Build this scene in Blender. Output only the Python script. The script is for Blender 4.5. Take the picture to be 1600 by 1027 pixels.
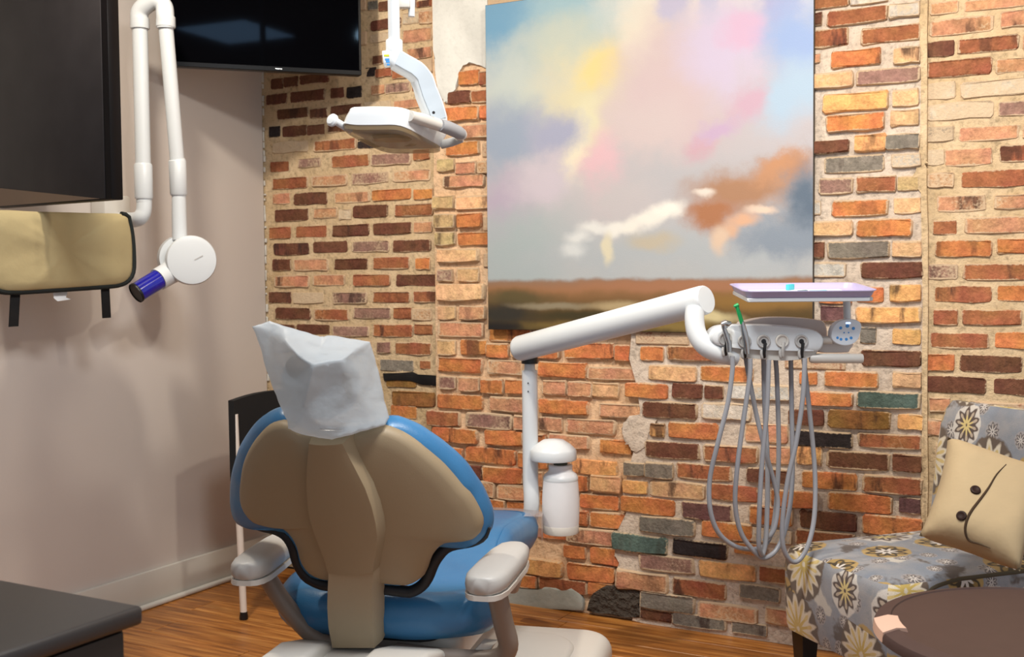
import bpy, bmesh, math, random
from math import radians, sin, cos, pi
from mathutils import Vector, Matrix, noise
from mathutils.geometry import delaunay_2d_cdt

random.seed(7)
for o in list(bpy.data.objects):
    bpy.data.objects.remove(o, do_unlink=True)
S = bpy.context.scene
COL = S.collection

# ------------------------------------------------------------------ camera
CAM = Vector((3.216, -3.67, 1.221))
FPX = 1760.0
_y, _p, _r = radians(28.8), radians(2.6), 0.0085
FWD = Vector((-sin(_y) * cos(_p), cos(_y) * cos(_p), -sin(_p)))
_r0 = Vector((cos(_y), sin(_y), 0)); _u0 = _r0.cross(FWD)
UP = _u0 * cos(_r) + _r0 * sin(_r)
RGT = _r0 * cos(_r) - _u0 * sin(_r)
cd = bpy.data.cameras.new('camera'); cam = bpy.data.objects.new('camera', cd); COL.objects.link(cam)
cd.sensor_width = 36.0; cd.lens = FPX / 1600 * 36; cd.clip_start = 0.05; cd.clip_end = 50
M = Matrix((RGT, UP, -FWD)).transposed().to_4x4(); M.translation = CAM
cam.matrix_world = M
S.camera = cam
cd.dof.use_dof = True; cd.dof.focus_distance = 3.0; cd.dof.aperture_fstop = 6.3

# ------------------------------------------------------------------ world, lights, exposure
S.view_settings.view_transform = 'Standard'; S.view_settings.look = 'None'
S.view_settings.gamma = 1.0; S.view_settings.use_curve_mapping = False
S.view_settings.exposure = -0.06
W = bpy.data.worlds.new('world'); S.world = W; W.use_nodes = True
bg = W.node_tree.nodes['Background']; bg.inputs[0].default_value = (0.90, 0.93, 1.0, 1); bg.inputs[1].default_value = 0.62

def area(name, loc, tgt, size, power, col=(1, 0.93, 0.84), shape='DISK', spread=180):
    l = bpy.data.lights.new(name, 'AREA'); l.shape = shape; l.size = size; l.energy = power; l.color = col
    l.spread = radians(spread)
    o = bpy.data.objects.new(name, l); COL.objects.link(o); o.location = loc
    o.rotation_euler = (Vector(tgt) - Vector(loc)).to_track_quat('-Z', 'Y').to_euler()
    return o
area('ceiling_panel_lamp', (2.42, -2.10, 2.70), (2.42, -2.10, 0), 0.50, 50, (0.96, 0.98, 1.0), 'SQUARE')
area('ceiling_downlight_lamp', (0.80, -1.50, 2.70), (1.30, -0.10, 0.7), 0.14, 24, (1, 0.90, 0.76), spread=150)
area('ceiling_downlight_lamp', (2.75, -1.40, 2.70), (2.55, -0.10, 0.8), 0.14, 24, (1, 0.90, 0.76), spread=150)

# ------------------------------------------------------------------ pixel helpers (photo frame 1600x1027)
def ray(x, y): return FWD + RGT * ((x - 800) / FPX) - UP * ((y - 513.5) / FPX)
def on(ax, x, y, v):
    d = ray(x, y); return CAM + d * ((v - CAM[ax]) / d[ax])
def on_x(x, y, v): return on(0, x, y, v)
def on_y(x, y, v): return on(1, x, y, v)
def on_z(x, y, v): return on(2, x, y, v)
def dep(x, y, Z): return CAM + ray(x, y) * Z

# ------------------------------------------------------------------ materials
def lin(c):
    return tuple(((v / 255) / 12.92 if v / 255 <= 0.04045 else ((v / 255 + 0.055) / 1.055) ** 2.4) for v in c)
def L4(c): return (*lin(c), 1)

class NT:
    def __init__(s, name):
        s.m = bpy.data.materials.new(name); s.m.use_nodes = True
        s.t = s.m.node_tree; s.p = s.t.nodes['Principled BSDF']; s.out = s.t.nodes['Material Output']
    def n(s, typ, **kw):
        nd = s.t.nodes.new(typ)
        for k, v in kw.items(): setattr(nd, k, v)
        return nd
    def put(s, sock, v):
        if hasattr(v, 'node'): s.t.links.new(v, sock)
        elif v is not None: sock.default_value = v
    def math(s, op, a, b=None, c=None, clamp=False):
        nd = s.n('ShaderNodeMath', operation=op, use_clamp=clamp)
        s.put(nd.inputs[0], a); s.put(nd.inputs[1], b)
        if c is not None: s.put(nd.inputs[2], c)
        return nd.outputs[0]
    def vmath(s, op, a, b=None, sc=None):
        nd = s.n('ShaderNodeVectorMath', operation=op)
        s.put(nd.inputs[0], a); s.put(nd.inputs[1], b)
        if sc is not None: s.put(nd.inputs['Scale'], sc)
        return nd.outputs['Value'] if op in ('LENGTH', 'DOT_PRODUCT', 'DISTANCE') else nd.outputs[0]
    def mix(s, f, a, b, blend='MIX'):
        nd = s.n('ShaderNodeMix', data_type='RGBA', blend_type=blend)
        s.put(nd.inputs[0], f); s.put(nd.inputs[6], a); s.put(nd.inputs[7], b)
        return nd.outputs[2]
    def noise(s, vec, scale, detail=3, rough=0.5, out=0):
        nd = s.n('ShaderNodeTexNoise'); s.put(nd.inputs['Vector'], vec)
        nd.inputs['Scale'].default_value = scale; nd.inputs['Detail'].default_value = detail
        nd.inputs['Roughness'].default_value = rough
        return nd.outputs[out]
    def ramp(s, f, stops, interp='LINEAR'):
        nd = s.n('ShaderNodeValToRGB'); s.put(nd.inputs[0], f); r = nd.color_ramp; r.interpolation = interp
        while len(r.elements) < len(stops): r.elements.new(0.5)
        for e, (p, c) in zip(r.elements, stops): e.position = p; e.color = c
        return nd.outputs[0]
    def maprange(s, v, a, b, c=0.0, d=1.0, smooth=False):
        nd = s.n('ShaderNodeMapRange'); nd.interpolation_type = 'SMOOTHSTEP' if smooth else 'LINEAR'
        s.put(nd.inputs[0], v)
        for i, x in zip((1, 2, 3, 4), (a, b, c, d)): s.put(nd.inputs[i], x)
        return nd.outputs[0]
    def pos(s): return s.n('ShaderNodeNewGeometry').outputs['Position']
    def obj(s): return s.n('ShaderNodeTexCoord').outputs['Object']
    def uv(s): return s.n('ShaderNodeTexCoord').outputs['UV']
    def bump(s, h, strength=0.3, dist=0.01):
        nd = s.n('ShaderNodeBump'); nd.inputs['Strength'].default_value = strength; nd.inputs['Distance'].default_value = dist
        s.put(nd.inputs['Height'], h); s.put(s.p.inputs['Normal'], nd.outputs[0])
    def base(s, v): s.put(s.p.inputs['Base Color'], v)
    def set(s, **kw):
        for k, v in kw.items(): s.put(s.p.inputs[k.replace('_', ' ')], v)
        return s.m

MATS = {}
def simple(name, rgb, rough=0.5, metal=0.0, var=0.06, scale=12, bump=0.0, bscale=200, bdist=0.002, spec=0.5, coat=0.0):
    if name in MATS: return MATS[name]
    t = NT(name); c = lin(rgb)
    f = t.noise(t.obj(), scale, 4)
    lo = tuple(max(0, v * (1 - var)) for v in c) + (1,); hi = tuple(min(1, v * (1 + var)) for v in c) + (1,)
    t.base(t.mix(f, lo, hi))
    t.set(Roughness=rough, Metallic=metal)
    t.p.inputs['Specular IOR Level'].default_value = spec
    if coat: t.p.inputs['Coat Weight'].default_value = coat; t.p.inputs['Coat Roughness'].default_value = 0.15
    if bump: t.bump(t.noise(t.obj(), bscale, 3), bump, bdist)
    MATS[name] = t.m
    return t.m

def brick_mat():
    t = NT('old_brick'); oi = t.n('ShaderNodeObjectInfo'); P = t.pos(); O = t.obj()
    off = t.vmath('SCALE', (7.1, 3.3, 5.7), None, oi.outputs['Random'])
    V = t.vmath('ADD', P, off)
    n1 = t.noise(V, 30, 5, 0.65); n2 = t.noise(V, 10, 3, 0.5); n3 = t.noise(V, 110, 4, 0.65)
    n4 = t.noise(t.vmath('MULTIPLY', V, (1, 1, 0.3)), 13, 4, 0.6)
    c = oi.outputs['Color']
    hs = t.n('ShaderNodeHueSaturation'); hs.inputs['Saturation'].default_value = 0.92
    val = t.math('MULTIPLY', t.maprange(n1, 0.3, 0.72, 0.66, 1.2), t.maprange(n3, 0.3, 0.7, 0.82, 1.15))
    t.put(hs.inputs['Value'], val); t.put(hs.inputs['Color'], c)
    t.put(hs.inputs['Hue'], t.maprange(n2, 0.3, 0.7, 0.497, 0.522))
    rnd = t.math('FRACT', t.math('MULTIPLY', oi.outputs['Random'], 17.3))
    dk = t.math('MULTIPLY', t.maprange(n4, 0.53, 0.64, 0, 1, True), t.maprange(rnd, 0.35, 0.85, 0.0, 0.8))
    c1 = t.mix(dk, hs.outputs[0], L4((62, 46, 42)))
    # lime smears: amount in the colour's alpha, heavier and ragged towards the arrises
    sp = t.n('ShaderNodeSeparateXYZ'); t.put(sp.inputs[0], O)
    ex = t.math('MULTIPLY', t.math('SUBTRACT', 0.5, t.math('ABSOLUTE', sp.outputs[0])), 2.6)
    ez = t.math('SUBTRACT', 0.5, t.math('ABSOLUTE', sp.outputs[2]))
    edge = t.maprange(t.math('MINIMUM', ex, ez), 0.0, 0.20, 0.34, 0.0, True)
    mx = t.math('ADD', t.math('ADD', t.math('MULTIPLY', n2, 0.5), t.math('MULTIPLY', n3, 0.5)), edge)
    th = t.math('SUBTRACT', 0.86, t.math('MULTIPLY', oi.outputs['Alpha'], 0.52))
    sm = t.maprange(t.math('SUBTRACT', mx, th), -0.07, 0.10, 0, 0.85, True)
    c2 = t.mix(sm, c1, L4((200, 176, 146)))
    t.base(c2); t.set(Roughness=0.92); t.p.inputs['Specular IOR Level'].default_value = 0.15
    t.bump(t.math('ADD', t.math('MULTIPLY', n3, 0.6), n1), 0.9, 0.006)
    return t.m
def mortar_mat(name, a, b, bs=0.7):
    t = NT(name); P = t.pos()
    n1 = t.noise(P, 7, 5, 0.6); n2 = t.noise(P, 60, 4, 0.65)
    c = t.mix(t.maprange(n1, 0.3, 0.7), L4(a), L4(b))
    t.base(t.mix(t.maprange(n2, 0.25, 0.5, 0.6 if bs > 0.3 else 0.12, 0.0), c, L4(tuple(v * 0.55 for v in b))))
    t.set(Roughness=0.95); t.p.inputs['Specular IOR Level'].default_value = 0.15
    t.bump(t.math('ADD', n2, t.noise(P, 22, 3)), bs, 0.008)
    return t.m
def wood_mat():
    t = NT('oak_plank'); oi = t.n('ShaderNodeObjectInfo'); P = t.pos()
    V = t.vmath('ADD', t.vmath('MULTIPLY', P, (1.6, 26, 1)), t.vmath('SCALE', (13, 31, 5), None, oi.outputs['Random']))
    n1 = t.noise(V, 2.2, 6, 0.62); n2 = t.noise(V, 0.9, 3)
    c = t.ramp(n1, [(0.28, L4((104, 58, 20))), (0.5, L4((168, 106, 46))), (0.72, L4((206, 146, 78)))])
    hs = t.n('ShaderNodeHueSaturation'); t.put(hs.inputs['Color'], c)
    t.put(hs.inputs['Value'], t.math('MULTIPLY', t.maprange(oi.outputs['Random'], 0, 1, 0.82, 1.1), t.maprange(n2, 0.3, 0.7, 0.8, 1.15)))
    t.base(hs.outputs[0]); t.set(Roughness=0.38); t.bump(n1, 0.12, 0.002)
    return t.m
def upholstery_mat():
    t = NT('medallion_fabric'); uv = t.uv()
    weave = t.noise(uv, 420, 2); nz = t.noise(uv, 30, 4, 0.6)
    base = t.mix(t.maprange(t.noise(uv, 9, 4), 0.35, 0.65), L4((120, 128, 140)), L4((150, 148, 148)))
    base = t.mix(t.maprange(nz, 0.5, 0.68, 0, 0.55), base, L4((120, 128, 136)))
    col = t.mix(t.maprange(t.noise(uv, 6.5, 4, 0.6), 0.55, 0.62, 0, 0.85, True), base, L4((76, 62, 50)))
    col = t.mix(t.maprange(t.noise(t.vmath('ADD', uv, (4.4, 2.1, 0)), 8, 3, 0.5), 0.62, 0.66, 0, 0.8, True), col, L4((196, 190, 178)))
    def layer(col, scale, off, rmax, npet, ring, pet, core, rimc, keep):
        vo = t.n('ShaderNodeTexVoronoi', voronoi_dimensions='2D', feature='F1')
        V = t.vmath('ADD', t.vmath('SCALE', uv, None, scale), off)
        t.put(vo.inputs['Vector'], V); vo.inputs['Scale'].default_value = 1.0; vo.inputs['Randomness'].default_value = 0.62
        d = t.vmath('SUBTRACT', V, vo.outputs['Position'])
        sp = t.n('ShaderNodeSeparateXYZ'); t.put(sp.inputs[0], d)
        cs = t.n('ShaderNodeSeparateColor'); t.put(cs.inputs[0], vo.outputs['Color'])
        sz = t.maprange(cs.outputs[0], 0, 1, 0.72, 1.15)
        rr = t.math('DIVIDE', t.vmath('LENGTH', t.vmath('MULTIPLY', d, (1.0, 0.86, 0))), sz)
        rr = t.math('ADD', rr, t.maprange(nz, 0.3, 0.7, -0.02, 0.02))
        an = t.math('ARCTAN2', sp.outputs[0], sp.outputs[1])
        wv = t.math('SINE', t.math('MULTIPLY', an, float(npet)))
        rp = t.math('SUBTRACT', rr, t.math('MULTIPLY', wv, rmax * 0.13))
        on_ = t.math('GREATER_THAN', cs.outputs[1], keep)
        def blend(col, m, c, amt=1.0): return t.mix(t.math('MULTIPLY', t.math('MULTIPLY', m, on_), amt), col, L4(c))
        col = blend(col, t.maprange(rr, rmax, rmax * 0.93, 0, 1), rimc)
        col = blend(col, t.maprange(rp, rmax * 0.80, rmax * 0.70, 0, 1), pet)
        col = blend(col, t.math('MULTIPLY', t.maprange(rp, rmax * 0.62, rmax * 0.56, 0, 1), t.maprange(wv, 0.0, 0.5, 0, 1)), ring, 0.8)
        col = blend(col, t.maprange(rp, rmax * 0.36, rmax * 0.30, 0, 1), core)
        col = blend(col, t.maprange(rr, rmax * 0.10, rmax * 0.06, 0, 1), pet)
        return col
    col = layer(col, 12.0, (3.2, 1.7, 0), 0.30, 9, (176, 168, 160), (96, 90, 90), (190, 184, 178), (150, 146, 146), 0.35)
    col = layer(col, 5.2, (0.35, 0.62, 0), 0.36, 8, (150, 122, 66), (62, 50, 30), (206, 198, 190), (170, 142, 86), 0.22)
    col = layer(col, 5.2, (5.85, 3.1, 0), 0.34, 10, (186, 170, 150), (76, 62, 56), (200, 180, 120), (196, 190, 182), 0.45)
    col = layer(col, 4.1, (2.75, 7.4, 0), 0.36, 14, (196, 170, 96), (206, 196, 176), (188, 164, 90), (92, 78, 66), 0.50)
    t.base(t.mix(t.maprange(weave, 0.3, 0.7, 0.22, 0.0), col, L4((60, 56, 54))))
    t.set(Roughness=0.92); t.p.inputs['Sheen Weight'].default_value = 0.15
    t.bump(weave, 0.25, 0.002)
    return t.m
def painting_mat():
    t = NT('cloudscape_paint'); uv = t.uv()
    w1 = t.n('ShaderNodeTexNoise'); t.put(w1.inputs['Vector'], uv); w1.inputs['Scale'].default_value = 4.5; w1.inputs['Detail'].default_value = 7; w1.inputs['Roughness'].default_value = 0.62
    warp = t.vmath('SCALE', t.vmath('SUBTRACT', w1.outputs['Color'], (0.5, 0.5, 0.5)), None, 0.24)
    V = t.vmath('ADD', uv, warp)
    sp0 = t.n('ShaderNodeSeparateXYZ'); t.put(sp0.inputs[0], uv)
    col = t.ramp(sp0.outputs[1], [(0.0, L4((196, 196, 190))), (0.4, L4((196, 188, 192))), (0.83, L4((184, 188, 190)))])
    def blob(col, u, v, ru, rv, c, k=1.0, VV=None):
        d = t.vmath('MULTIPLY', t.vmath('SUBTRACT', VV or V, (u, v, 0)), (1 / ru, 1 / rv, 0))
        f = t.maprange(t.vmath('LENGTH', d), 1.25, 0.25, 0, k, True)
        return t.mix(f, col, L4(c))
    sky = [(.06,.05,.26,.20,(104,156,190)),(.30,.05,.22,.13,(150,184,196)),(.10,.26,.17,.16,(190,200,196)),(.28,.14,.2,.1,(186,196,186)),
     (.62,.05,.26,.12,(226,222,208)),(.92,.04,.18,.11,(228,222,216)),(.50,.16,.10,.10,(226,222,200)),
     (.34,.30,.20,.17,(216,208,172)),(.38,.23,.10,.075,(226,208,140)),(.33,.40,.10,.10,(222,216,182)),(.31,.48,.05,.12,(236,226,196)),
     (.07,.42,.15,.14,(152,166,186)),(.23,.42,.12,.09,(164,168,192)),(.06,.62,.12,.12,(184,172,190)),(.2,.56,.13,.1,(204,194,204)),
     (.60,.30,.22,.26,(206,186,188)),(.52,.42,.14,.12,(208,192,192)),(.39,.54,.07,.12,(226,184,192)),(.75,.20,.15,.16,(204,192,216)),
     (.60,.10,.06,.06,(186,182,206)),(.72,.09,.05,.05,(190,188,212)),(.90,.10,.08,.07,(176,174,208)),(.82,.17,.09,.045,(212,180,206)),(.96,.20,.12,.16,(154,178,222)),(.95,.36,.13,.13,(176,200,222)),
     (.69,.46,.06,.04,(206,166,178)),(.82,.36,.07,.07,(204,172,190)),(.74,.42,.08,.035,(198,172,200)),(.62,.55,.24,.10,(188,186,190)),(.45,.62,.16,.08,(196,190,192)),
     (.12,.76,.22,.13,(172,184,186)),(.5,.78,.45,.07,(180,186,190)),(.80,.60,.18,.085,(176,132,100)),(.72,.68,.11,.06,(176,118,80)),(.90,.56,.11,.04,(200,146,106)),
     (.99,.66,.10,.13,(100,116,134)),(.92,.74,.14,.08,(142,154,168)),(.80,.80,.12,.05,(182,188,192))]
    for b in sky: col = blob(col, *b)
    w2 = t.n('ShaderNodeTexNoise'); t.put(w2.inputs['Vector'], uv); w2.inputs['Scale'].default_value = 13; w2.inputs['Detail'].default_value = 6
    V2 = t.vmath('ADD', uv, t.vmath('SCALE', t.vmath('SUBTRACT', w2.outputs['Color'], (0.5, 0.5, 0.5)), None, 0.06))
    for b in [(.60,.645,.05,.026,(246,242,232)),(.565,.66,.06,.028,(244,240,230)),(.52,.68,.06,.028,(240,236,226)),(.47,.70,.06,.026,(238,234,224)),(.42,.695,.05,.03,(236,234,226)),(.36,.69,.06,.02,(228,228,224)),(.31,.72,.05,.025,(222,224,222)),(.405,.75,.022,.055,(222,214,186)),
              (.86,.665,.05,.014,(236,210,188)),(.81,.69,.05,.022,(226,178,144)),(.77,.715,.035,.03,(220,178,148)),(.74,.74,.03,.05,(224,196,170)),(.55,.74,.09,.03,(194,184,164)),(.29,.76,.05,.03,(214,218,218)),(.70,.61,.035,.015,(232,220,208))]:
        col = blob(col, *b, 1.0, V2)
    # land
    V3 = t.vmath('ADD', uv, t.vmath('MULTIPLY', t.vmath('SUBTRACT', w2.outputs['Color'], (0.5, 0.5, 0.5)), (0.12, 0.03, 0)))
    sp3 = t.n('ShaderNodeSeparateXYZ'); t.put(sp3.inputs[0], V3)
    land = t.ramp(sp3.outputs[1], [(0.84, L4((148, 122, 104))), (0.875, L4((158, 112, 72))), (0.92, L4((112, 86, 48))), (1.0, L4((70, 56, 28)))])
    for b in [(.65,.868,.5,.022,(170,118,84)),(.1,.90,.16,.03,(96,84,52)),(.06,.95,.14,.04,(52,50,44)),(.22,.925,.16,.014,(150,138,112)),(.45,.925,.13,.018,(186,164,122)),
              (.32,.955,.2,.02,(66,58,32)),(.3,.985,.25,.015,(124,102,52)),(.72,.955,.09,.022,(220,204,154)),(.86,.91,.22,.03,(150,112,52)),(.96,.965,.12,.04,(92,72,36)),(.04,.99,.1,.02,(34,32,32)),(.6,.98,.16,.02,(140,116,58))]:
        land = blob(land, *b, 0.95, V3)
    col = t.mix(t.maprange(sp3.outputs[1], 0.838, 0.856, 0, 1, True), col, land)
    hv = t.n('ShaderNodeHueSaturation'); hv.inputs['Value'].default_value = 0.80; hv.inputs['Saturation'].default_value = 0.97; t.put(hv.inputs['Color'], col)
    t.base(hv.outputs[0]); t.set(Roughness=0.55)
    t.p.inputs['Specular IOR Level'].default_value = 0.3
    t.bump(t.noise(uv, 260, 2), 0.15, 0.002)
    return t.m
def wall_paint():
    t = NT('greige_paint'); P = t.pos()
    t.base(t.mix(t.noise(P, 1.6, 3), L4((197, 188, 180)), L4((205, 197, 190))))
    t.set(Roughness=0.6); t.p.inputs['Specular IOR Level'].default_value = 0.3
    t.bump(t.noise(P, 180, 3), 0.12, 0.002)
    return t.m
def film_mat(name, rgb, clear, rough, trans=0.35, crinkle=False):
    t = NT(name); nt = t.t
    t.base(t.mix(t.noise(t.obj(), 20, 3), L4(rgb), L4(tuple(min(255, v * 1.04) for v in rgb))))
    t.set(Roughness=rough)
    if crinkle:
        vo = t.n('ShaderNodeTexVoronoi', feature='F1'); t.put(vo.inputs['Vector'], t.vmath('ADD', t.obj(), t.vmath('SCALE', t.noise(t.obj(), 9, 3, 0.5, 1), None, 0.08))); vo.inputs['Scale'].default_value = 16
        t.bump(t.math('ADD', t.math('MULTIPLY', vo.outputs['Distance'], 0.6), t.noise(t.obj(), 30, 3)), 0.22, 0.012)
    tl = t.n('ShaderNodeBsdfTranslucent'); tl.inputs[0].default_value = L4(rgb)
    tp = t.n('ShaderNodeBsdfTransparent'); tp.inputs[0].default_value = (0.96, 0.97, 0.98, 1)
    m1 = t.n('ShaderNodeMixShader'); m1.inputs[0].default_value = trans
    nt.links.new(t.p.outputs[0], m1.inputs[1]); nt.links.new(tl.outputs[0], m1.inputs[2])
    m2 = t.n('ShaderNodeMixShader'); m2.inputs[0].default_value = clear
    nt.links.new(m1.outputs[0], m2.inputs[1]); nt.links.new(tp.outputs[0], m2.inputs[2])
    nt.links.new(m2.outputs[0], t.out.inputs[0])
    return t.m
def leather_mat():
    t = NT('blue_vinyl'); P = t.obj()
    t.base(t.mix(t.noise(P, 6, 3), L4((44, 104, 150)), L4((54, 118, 166))))
    t.set(Roughness=0.36)
    t.bump(t.math('ADD', t.math('MULTIPLY', t.noise(P, 300, 2), 0.2), t.noise(P, 14, 3)), 0.2, 0.01)
    return t.m

BRICK = brick_mat()
MORTAR_GREY = mortar_mat('grey_lime_mortar', (212, 197, 181), (190, 173, 155))
MORTAR_WARM = mortar_mat('warm_lime_mortar', (228, 196, 162), (208, 170, 132))
MORTAR_BEIGE = mortar_mat('beige_pointing_mortar', (214, 190, 156), (190, 164, 126))
PLASTER = mortar_mat('old_white_plaster', (222, 222, 216), (206, 206, 200), 0.15)
PLASTER_GREY = mortar_mat('grey_cement_plaster', (176, 178, 170), (150, 156, 150), 0.2)
WOOD = wood_mat(); FABRIC = upholstery_mat(); PAINTING = painting_mat(); WALLP = wall_paint()
VINYL = leather_mat()
WHITE = simple('white_enamel', (208, 212, 214), 0.32, var=0.015)
WHITE2 = simple('warm_white_plastic', (202, 198, 190), 0.4, var=0.02)
SHELL = simple('beige_shell_plastic', (146, 129, 102), 0.55, var=0.03, bump=0.25, bscale=420, bdist=0.001)
GREYP = simple('light_grey_urethane', (176, 174, 170), 0.45, var=0.03)
TAUPE = simple('taupe_metal', (128, 116, 106), 0.45, var=0.03)
BLACKP = simple('black_plastic', (14, 14, 16), 0.4, var=0.1)
BLACKF = simple('black_webbing', (12, 12, 14), 0.9, var=0.2, bump=0.3, bscale=500)
SCREEN = simple('black_glass_screen', (5, 5, 7), 0.045, var=0.1, spec=0.010)
SCREEN.node_tree.nodes['Principled BSDF'].inputs['Specular Tint'].default_value = (0.35, 0.62, 1.0, 1)
HOSE = simple('grey_silicone_hose', (138, 140, 146), 0.4, var=0.03)
STEEL = simple('brushed_steel', (190, 190, 188), 0.25, 1.0, var=0.05)
TRIMW = simple('white_trim_paint', (206, 204, 196), 0.4, var=0.02)
DESKM = simple('dark_laminate', (44, 42, 42), 0.36, var=0.25, scale=300, bump=0.2, bscale=500, bdist=0.001)
DESKS = simple('dark_cabinet_side', (26, 23, 22), 0.5, var=0.1)
TABLEM = simple('dark_brown_table_lacquer', (70, 53, 49), 0.5, var=0.10, scale=40, spec=0.3)
TAN = simple('tan_apron_cloth', (176, 160, 118), 0.85, var=0.06, scale=14, bump=0.2, bscale=20, bdist=0.012)
PILLOWM = simple('cream_cotton', (168, 148, 115), 0.9, var=0.05, scale=8, bump=0.35, bscale=16, bdist=0.012)
LAV = simple('lavender_tray_plastic', (172, 164, 200), 0.35, var=0.02)
CEILM = simple('white_ceiling_paint', (225, 222, 216), 0.8, var=0.02)
PALEGRIP = simple('pale_pinkish_tan', (206, 170, 150), 0.4, var=0.05)
BLUET = simple('blue_collimator_plastic', (8, 14, 150), 0.12, var=0.35, scale=30, coat=0.6)
TEAL = simple('turquoise_plastic', (70, 190, 205), 0.4)
GREEN = simple('green_plastic', (20, 150, 80), 0.35)
BTN = simple('blue_button_print', (60, 140, 210), 0.4)
PAPER = simple('white_paper', (236, 238, 240), 0.8)
BOTTLE = film_mat('frosted_bottle_plastic', (240, 241, 243), 0.0, 0.35, 0.25)
BAG = film_mat('white_headrest_film', (192, 199, 204), 0.32, 0.45, 0.35, crinkle=True)
CLEAR = film_mat('clear_toe_sleeve', (205, 192, 190), 0.5, 0.12, 0.2)
LENS = film_mat('amber_light_shield', (150, 128, 92), 0.45, 0.12, 0.3)

# ------------------------------------------------------------------ mesh helpers
def finish(bm, name, mat, parent=None, smooth=True, ang=38, **props):
    bmesh.ops.recalc_face_normals(bm, faces=bm.faces)
    me = bpy.data.meshes.new(name); bm.to_mesh(me); bm.free()
    me.materials.append(mat)
    if smooth:
        me.shade_smooth(); me.set_sharp_from_angle(angle=radians(ang))
    o = bpy.data.objects.new(name, me); COL.objects.link(o)
    if parent is not None: o.parent = parent
    for k, v in props.items(): o[k] = v
    return o
def tag(o, label, cat=None, group=None, kind=None):
    o['label'] = label
    if cat: o['category'] = cat
    if group: o['group'] = group
    if kind: o['kind'] = kind
    return o
def thing(name, label, cat, loc=(0, 0, 0), rz=0.0, group=None, rot=None):
    o = bpy.data.objects.new(name, None); COL.objects.link(o); o.empty_display_size = 0.1
    o.location = loc; o.rotation_euler = rot if rot is not None else (0, 0, rz)
    return tag(o, label, cat, group)
def box(bm, x0, x1, y0, y1, z0, z1, bev=0.0, seg=2, mtx=None):
    v = [bm.verts.new((x, y, z)) for z in (z0, z1) for y in (y0, y1) for x in (x0, x1)]
    fs = [bm.faces.new([v[i] for i in q]) for q in ((0, 2, 3, 1), (4, 5, 7, 6), (0, 1, 5, 4), (1, 3, 7, 5), (3, 2, 6, 7), (2, 0, 4, 6))]
    vs = v
    if bev:
        es = {e for f in fs for e in f.edges}
        r = bmesh.ops.bevel(bm, geom=list(es), offset=bev, segments=seg, profile=0.5, affect='EDGES')
        vs = list({w for f in r['faces'] for w in f.verts} | {w for w in v if w.is_valid})
    if mtx is not None: bmesh.ops.transform(bm, matrix=mtx, verts=[w for w in vs if w.is_valid])
    return bm
def mkbox(name, mat, parent, b, bev=0.0, seg=2, mtx=None, **kw):
    bm = bmesh.new(); box(bm, *b, bev=bev, seg=seg, mtx=mtx); return finish(bm, name, mat, parent, **kw)
def catmull(pts, n=6):
    P = [Vector(p) for p in pts]; out = []
    for i in range(len(P) - 1):
        a = P[i - 1] if i else P[0] * 2 - P[1]; b, c = P[i], P[i + 1]
        d = P[i + 2] if i + 2 < len(P) else P[-1] * 2 - P[-2]
        for k in range(n):
            t = k / n
            out.append(0.5 * ((2 * b) + (c - a) * t + (2 * a - 5 * b + 4 * c - d) * t * t + (3 * b - a - 3 * c + d) * t ** 3))
    out.append(P[-1]); return out
def tube(bm, pts, rad, seg=12, cap=True, flat=None):
    P = [Vector(p) for p in pts]; n = len(P)
    R = rad if isinstance(rad, (list, tuple)) else [rad] * n
    T = [(P[min(i + 1, n - 1)] - P[max(i - 1, 0)]).normalized() for i in range(n)]
    ref = Vector((0, 0, 1)) if abs(T[0].z) < 0.9 else Vector((0, 1, 0))
    nx = T[0].cross(ref).normalized(); rings = []
    for i in range(n):
        nx = (nx - T[i] * nx.dot(T[i])).normalized(); ny = T[i].cross(nx)
        rings.append([bm.verts.new(P[i] + (nx * cos(2 * pi * k / seg) + ny * sin(2 * pi * k / seg) * (flat or 1)) * R[i]) for k in range(seg)])
    for a, b in zip(rings, rings[1:]):
        for k in range(seg): bm.faces.new((a[k], a[(k + 1) % seg], b[(k + 1) % seg], b[k]))
    if cap: bm.faces.new(rings[0][::-1]); bm.faces.new(rings[-1])
    return bm
def mktube(name, mat, parent, pts, rad, seg=12, sm=0, **kw):
    bm = bmesh.new(); tube(bm, catmull(pts, sm) if sm else pts, rad, seg); return finish(bm, name, mat, parent, **kw)
def lathe(bm, prof, seg=32, mtx=None):
    rings = []; vs = []
    for r, z in prof:
        if r < 1e-6: rg = [bm.verts.new((0, 0, z))]
        else: rg = [bm.verts.new((r * cos(2 * pi * k / seg), r * sin(2 * pi * k / seg), z)) for k in range(seg)]
        rings.append(rg); vs += rg
    for a, b in zip(rings, rings[1:]):
        if len(a) == 1 and len(b) == 1: continue
        for k in range(seg):
            k2 = (k + 1) % seg
            if len(a) == 1: bm.faces.new((a[0], b[k2], b[k]))
            elif len(b) == 1: bm.faces.new((a[k], a[k2], b[0]))
            else: bm.faces.new((a[k], a[k2], b[k2], b[k]))
    if mtx is not None: bmesh.ops.transform(bm, matrix=mtx, verts=vs)
    return bm
def mklathe(name, mat, parent, prof, seg=32, mtx=None, **kw):
    bm = bmesh.new(); lathe(bm, prof, seg, mtx); return finish(bm, name, mat, parent, **kw)
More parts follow.
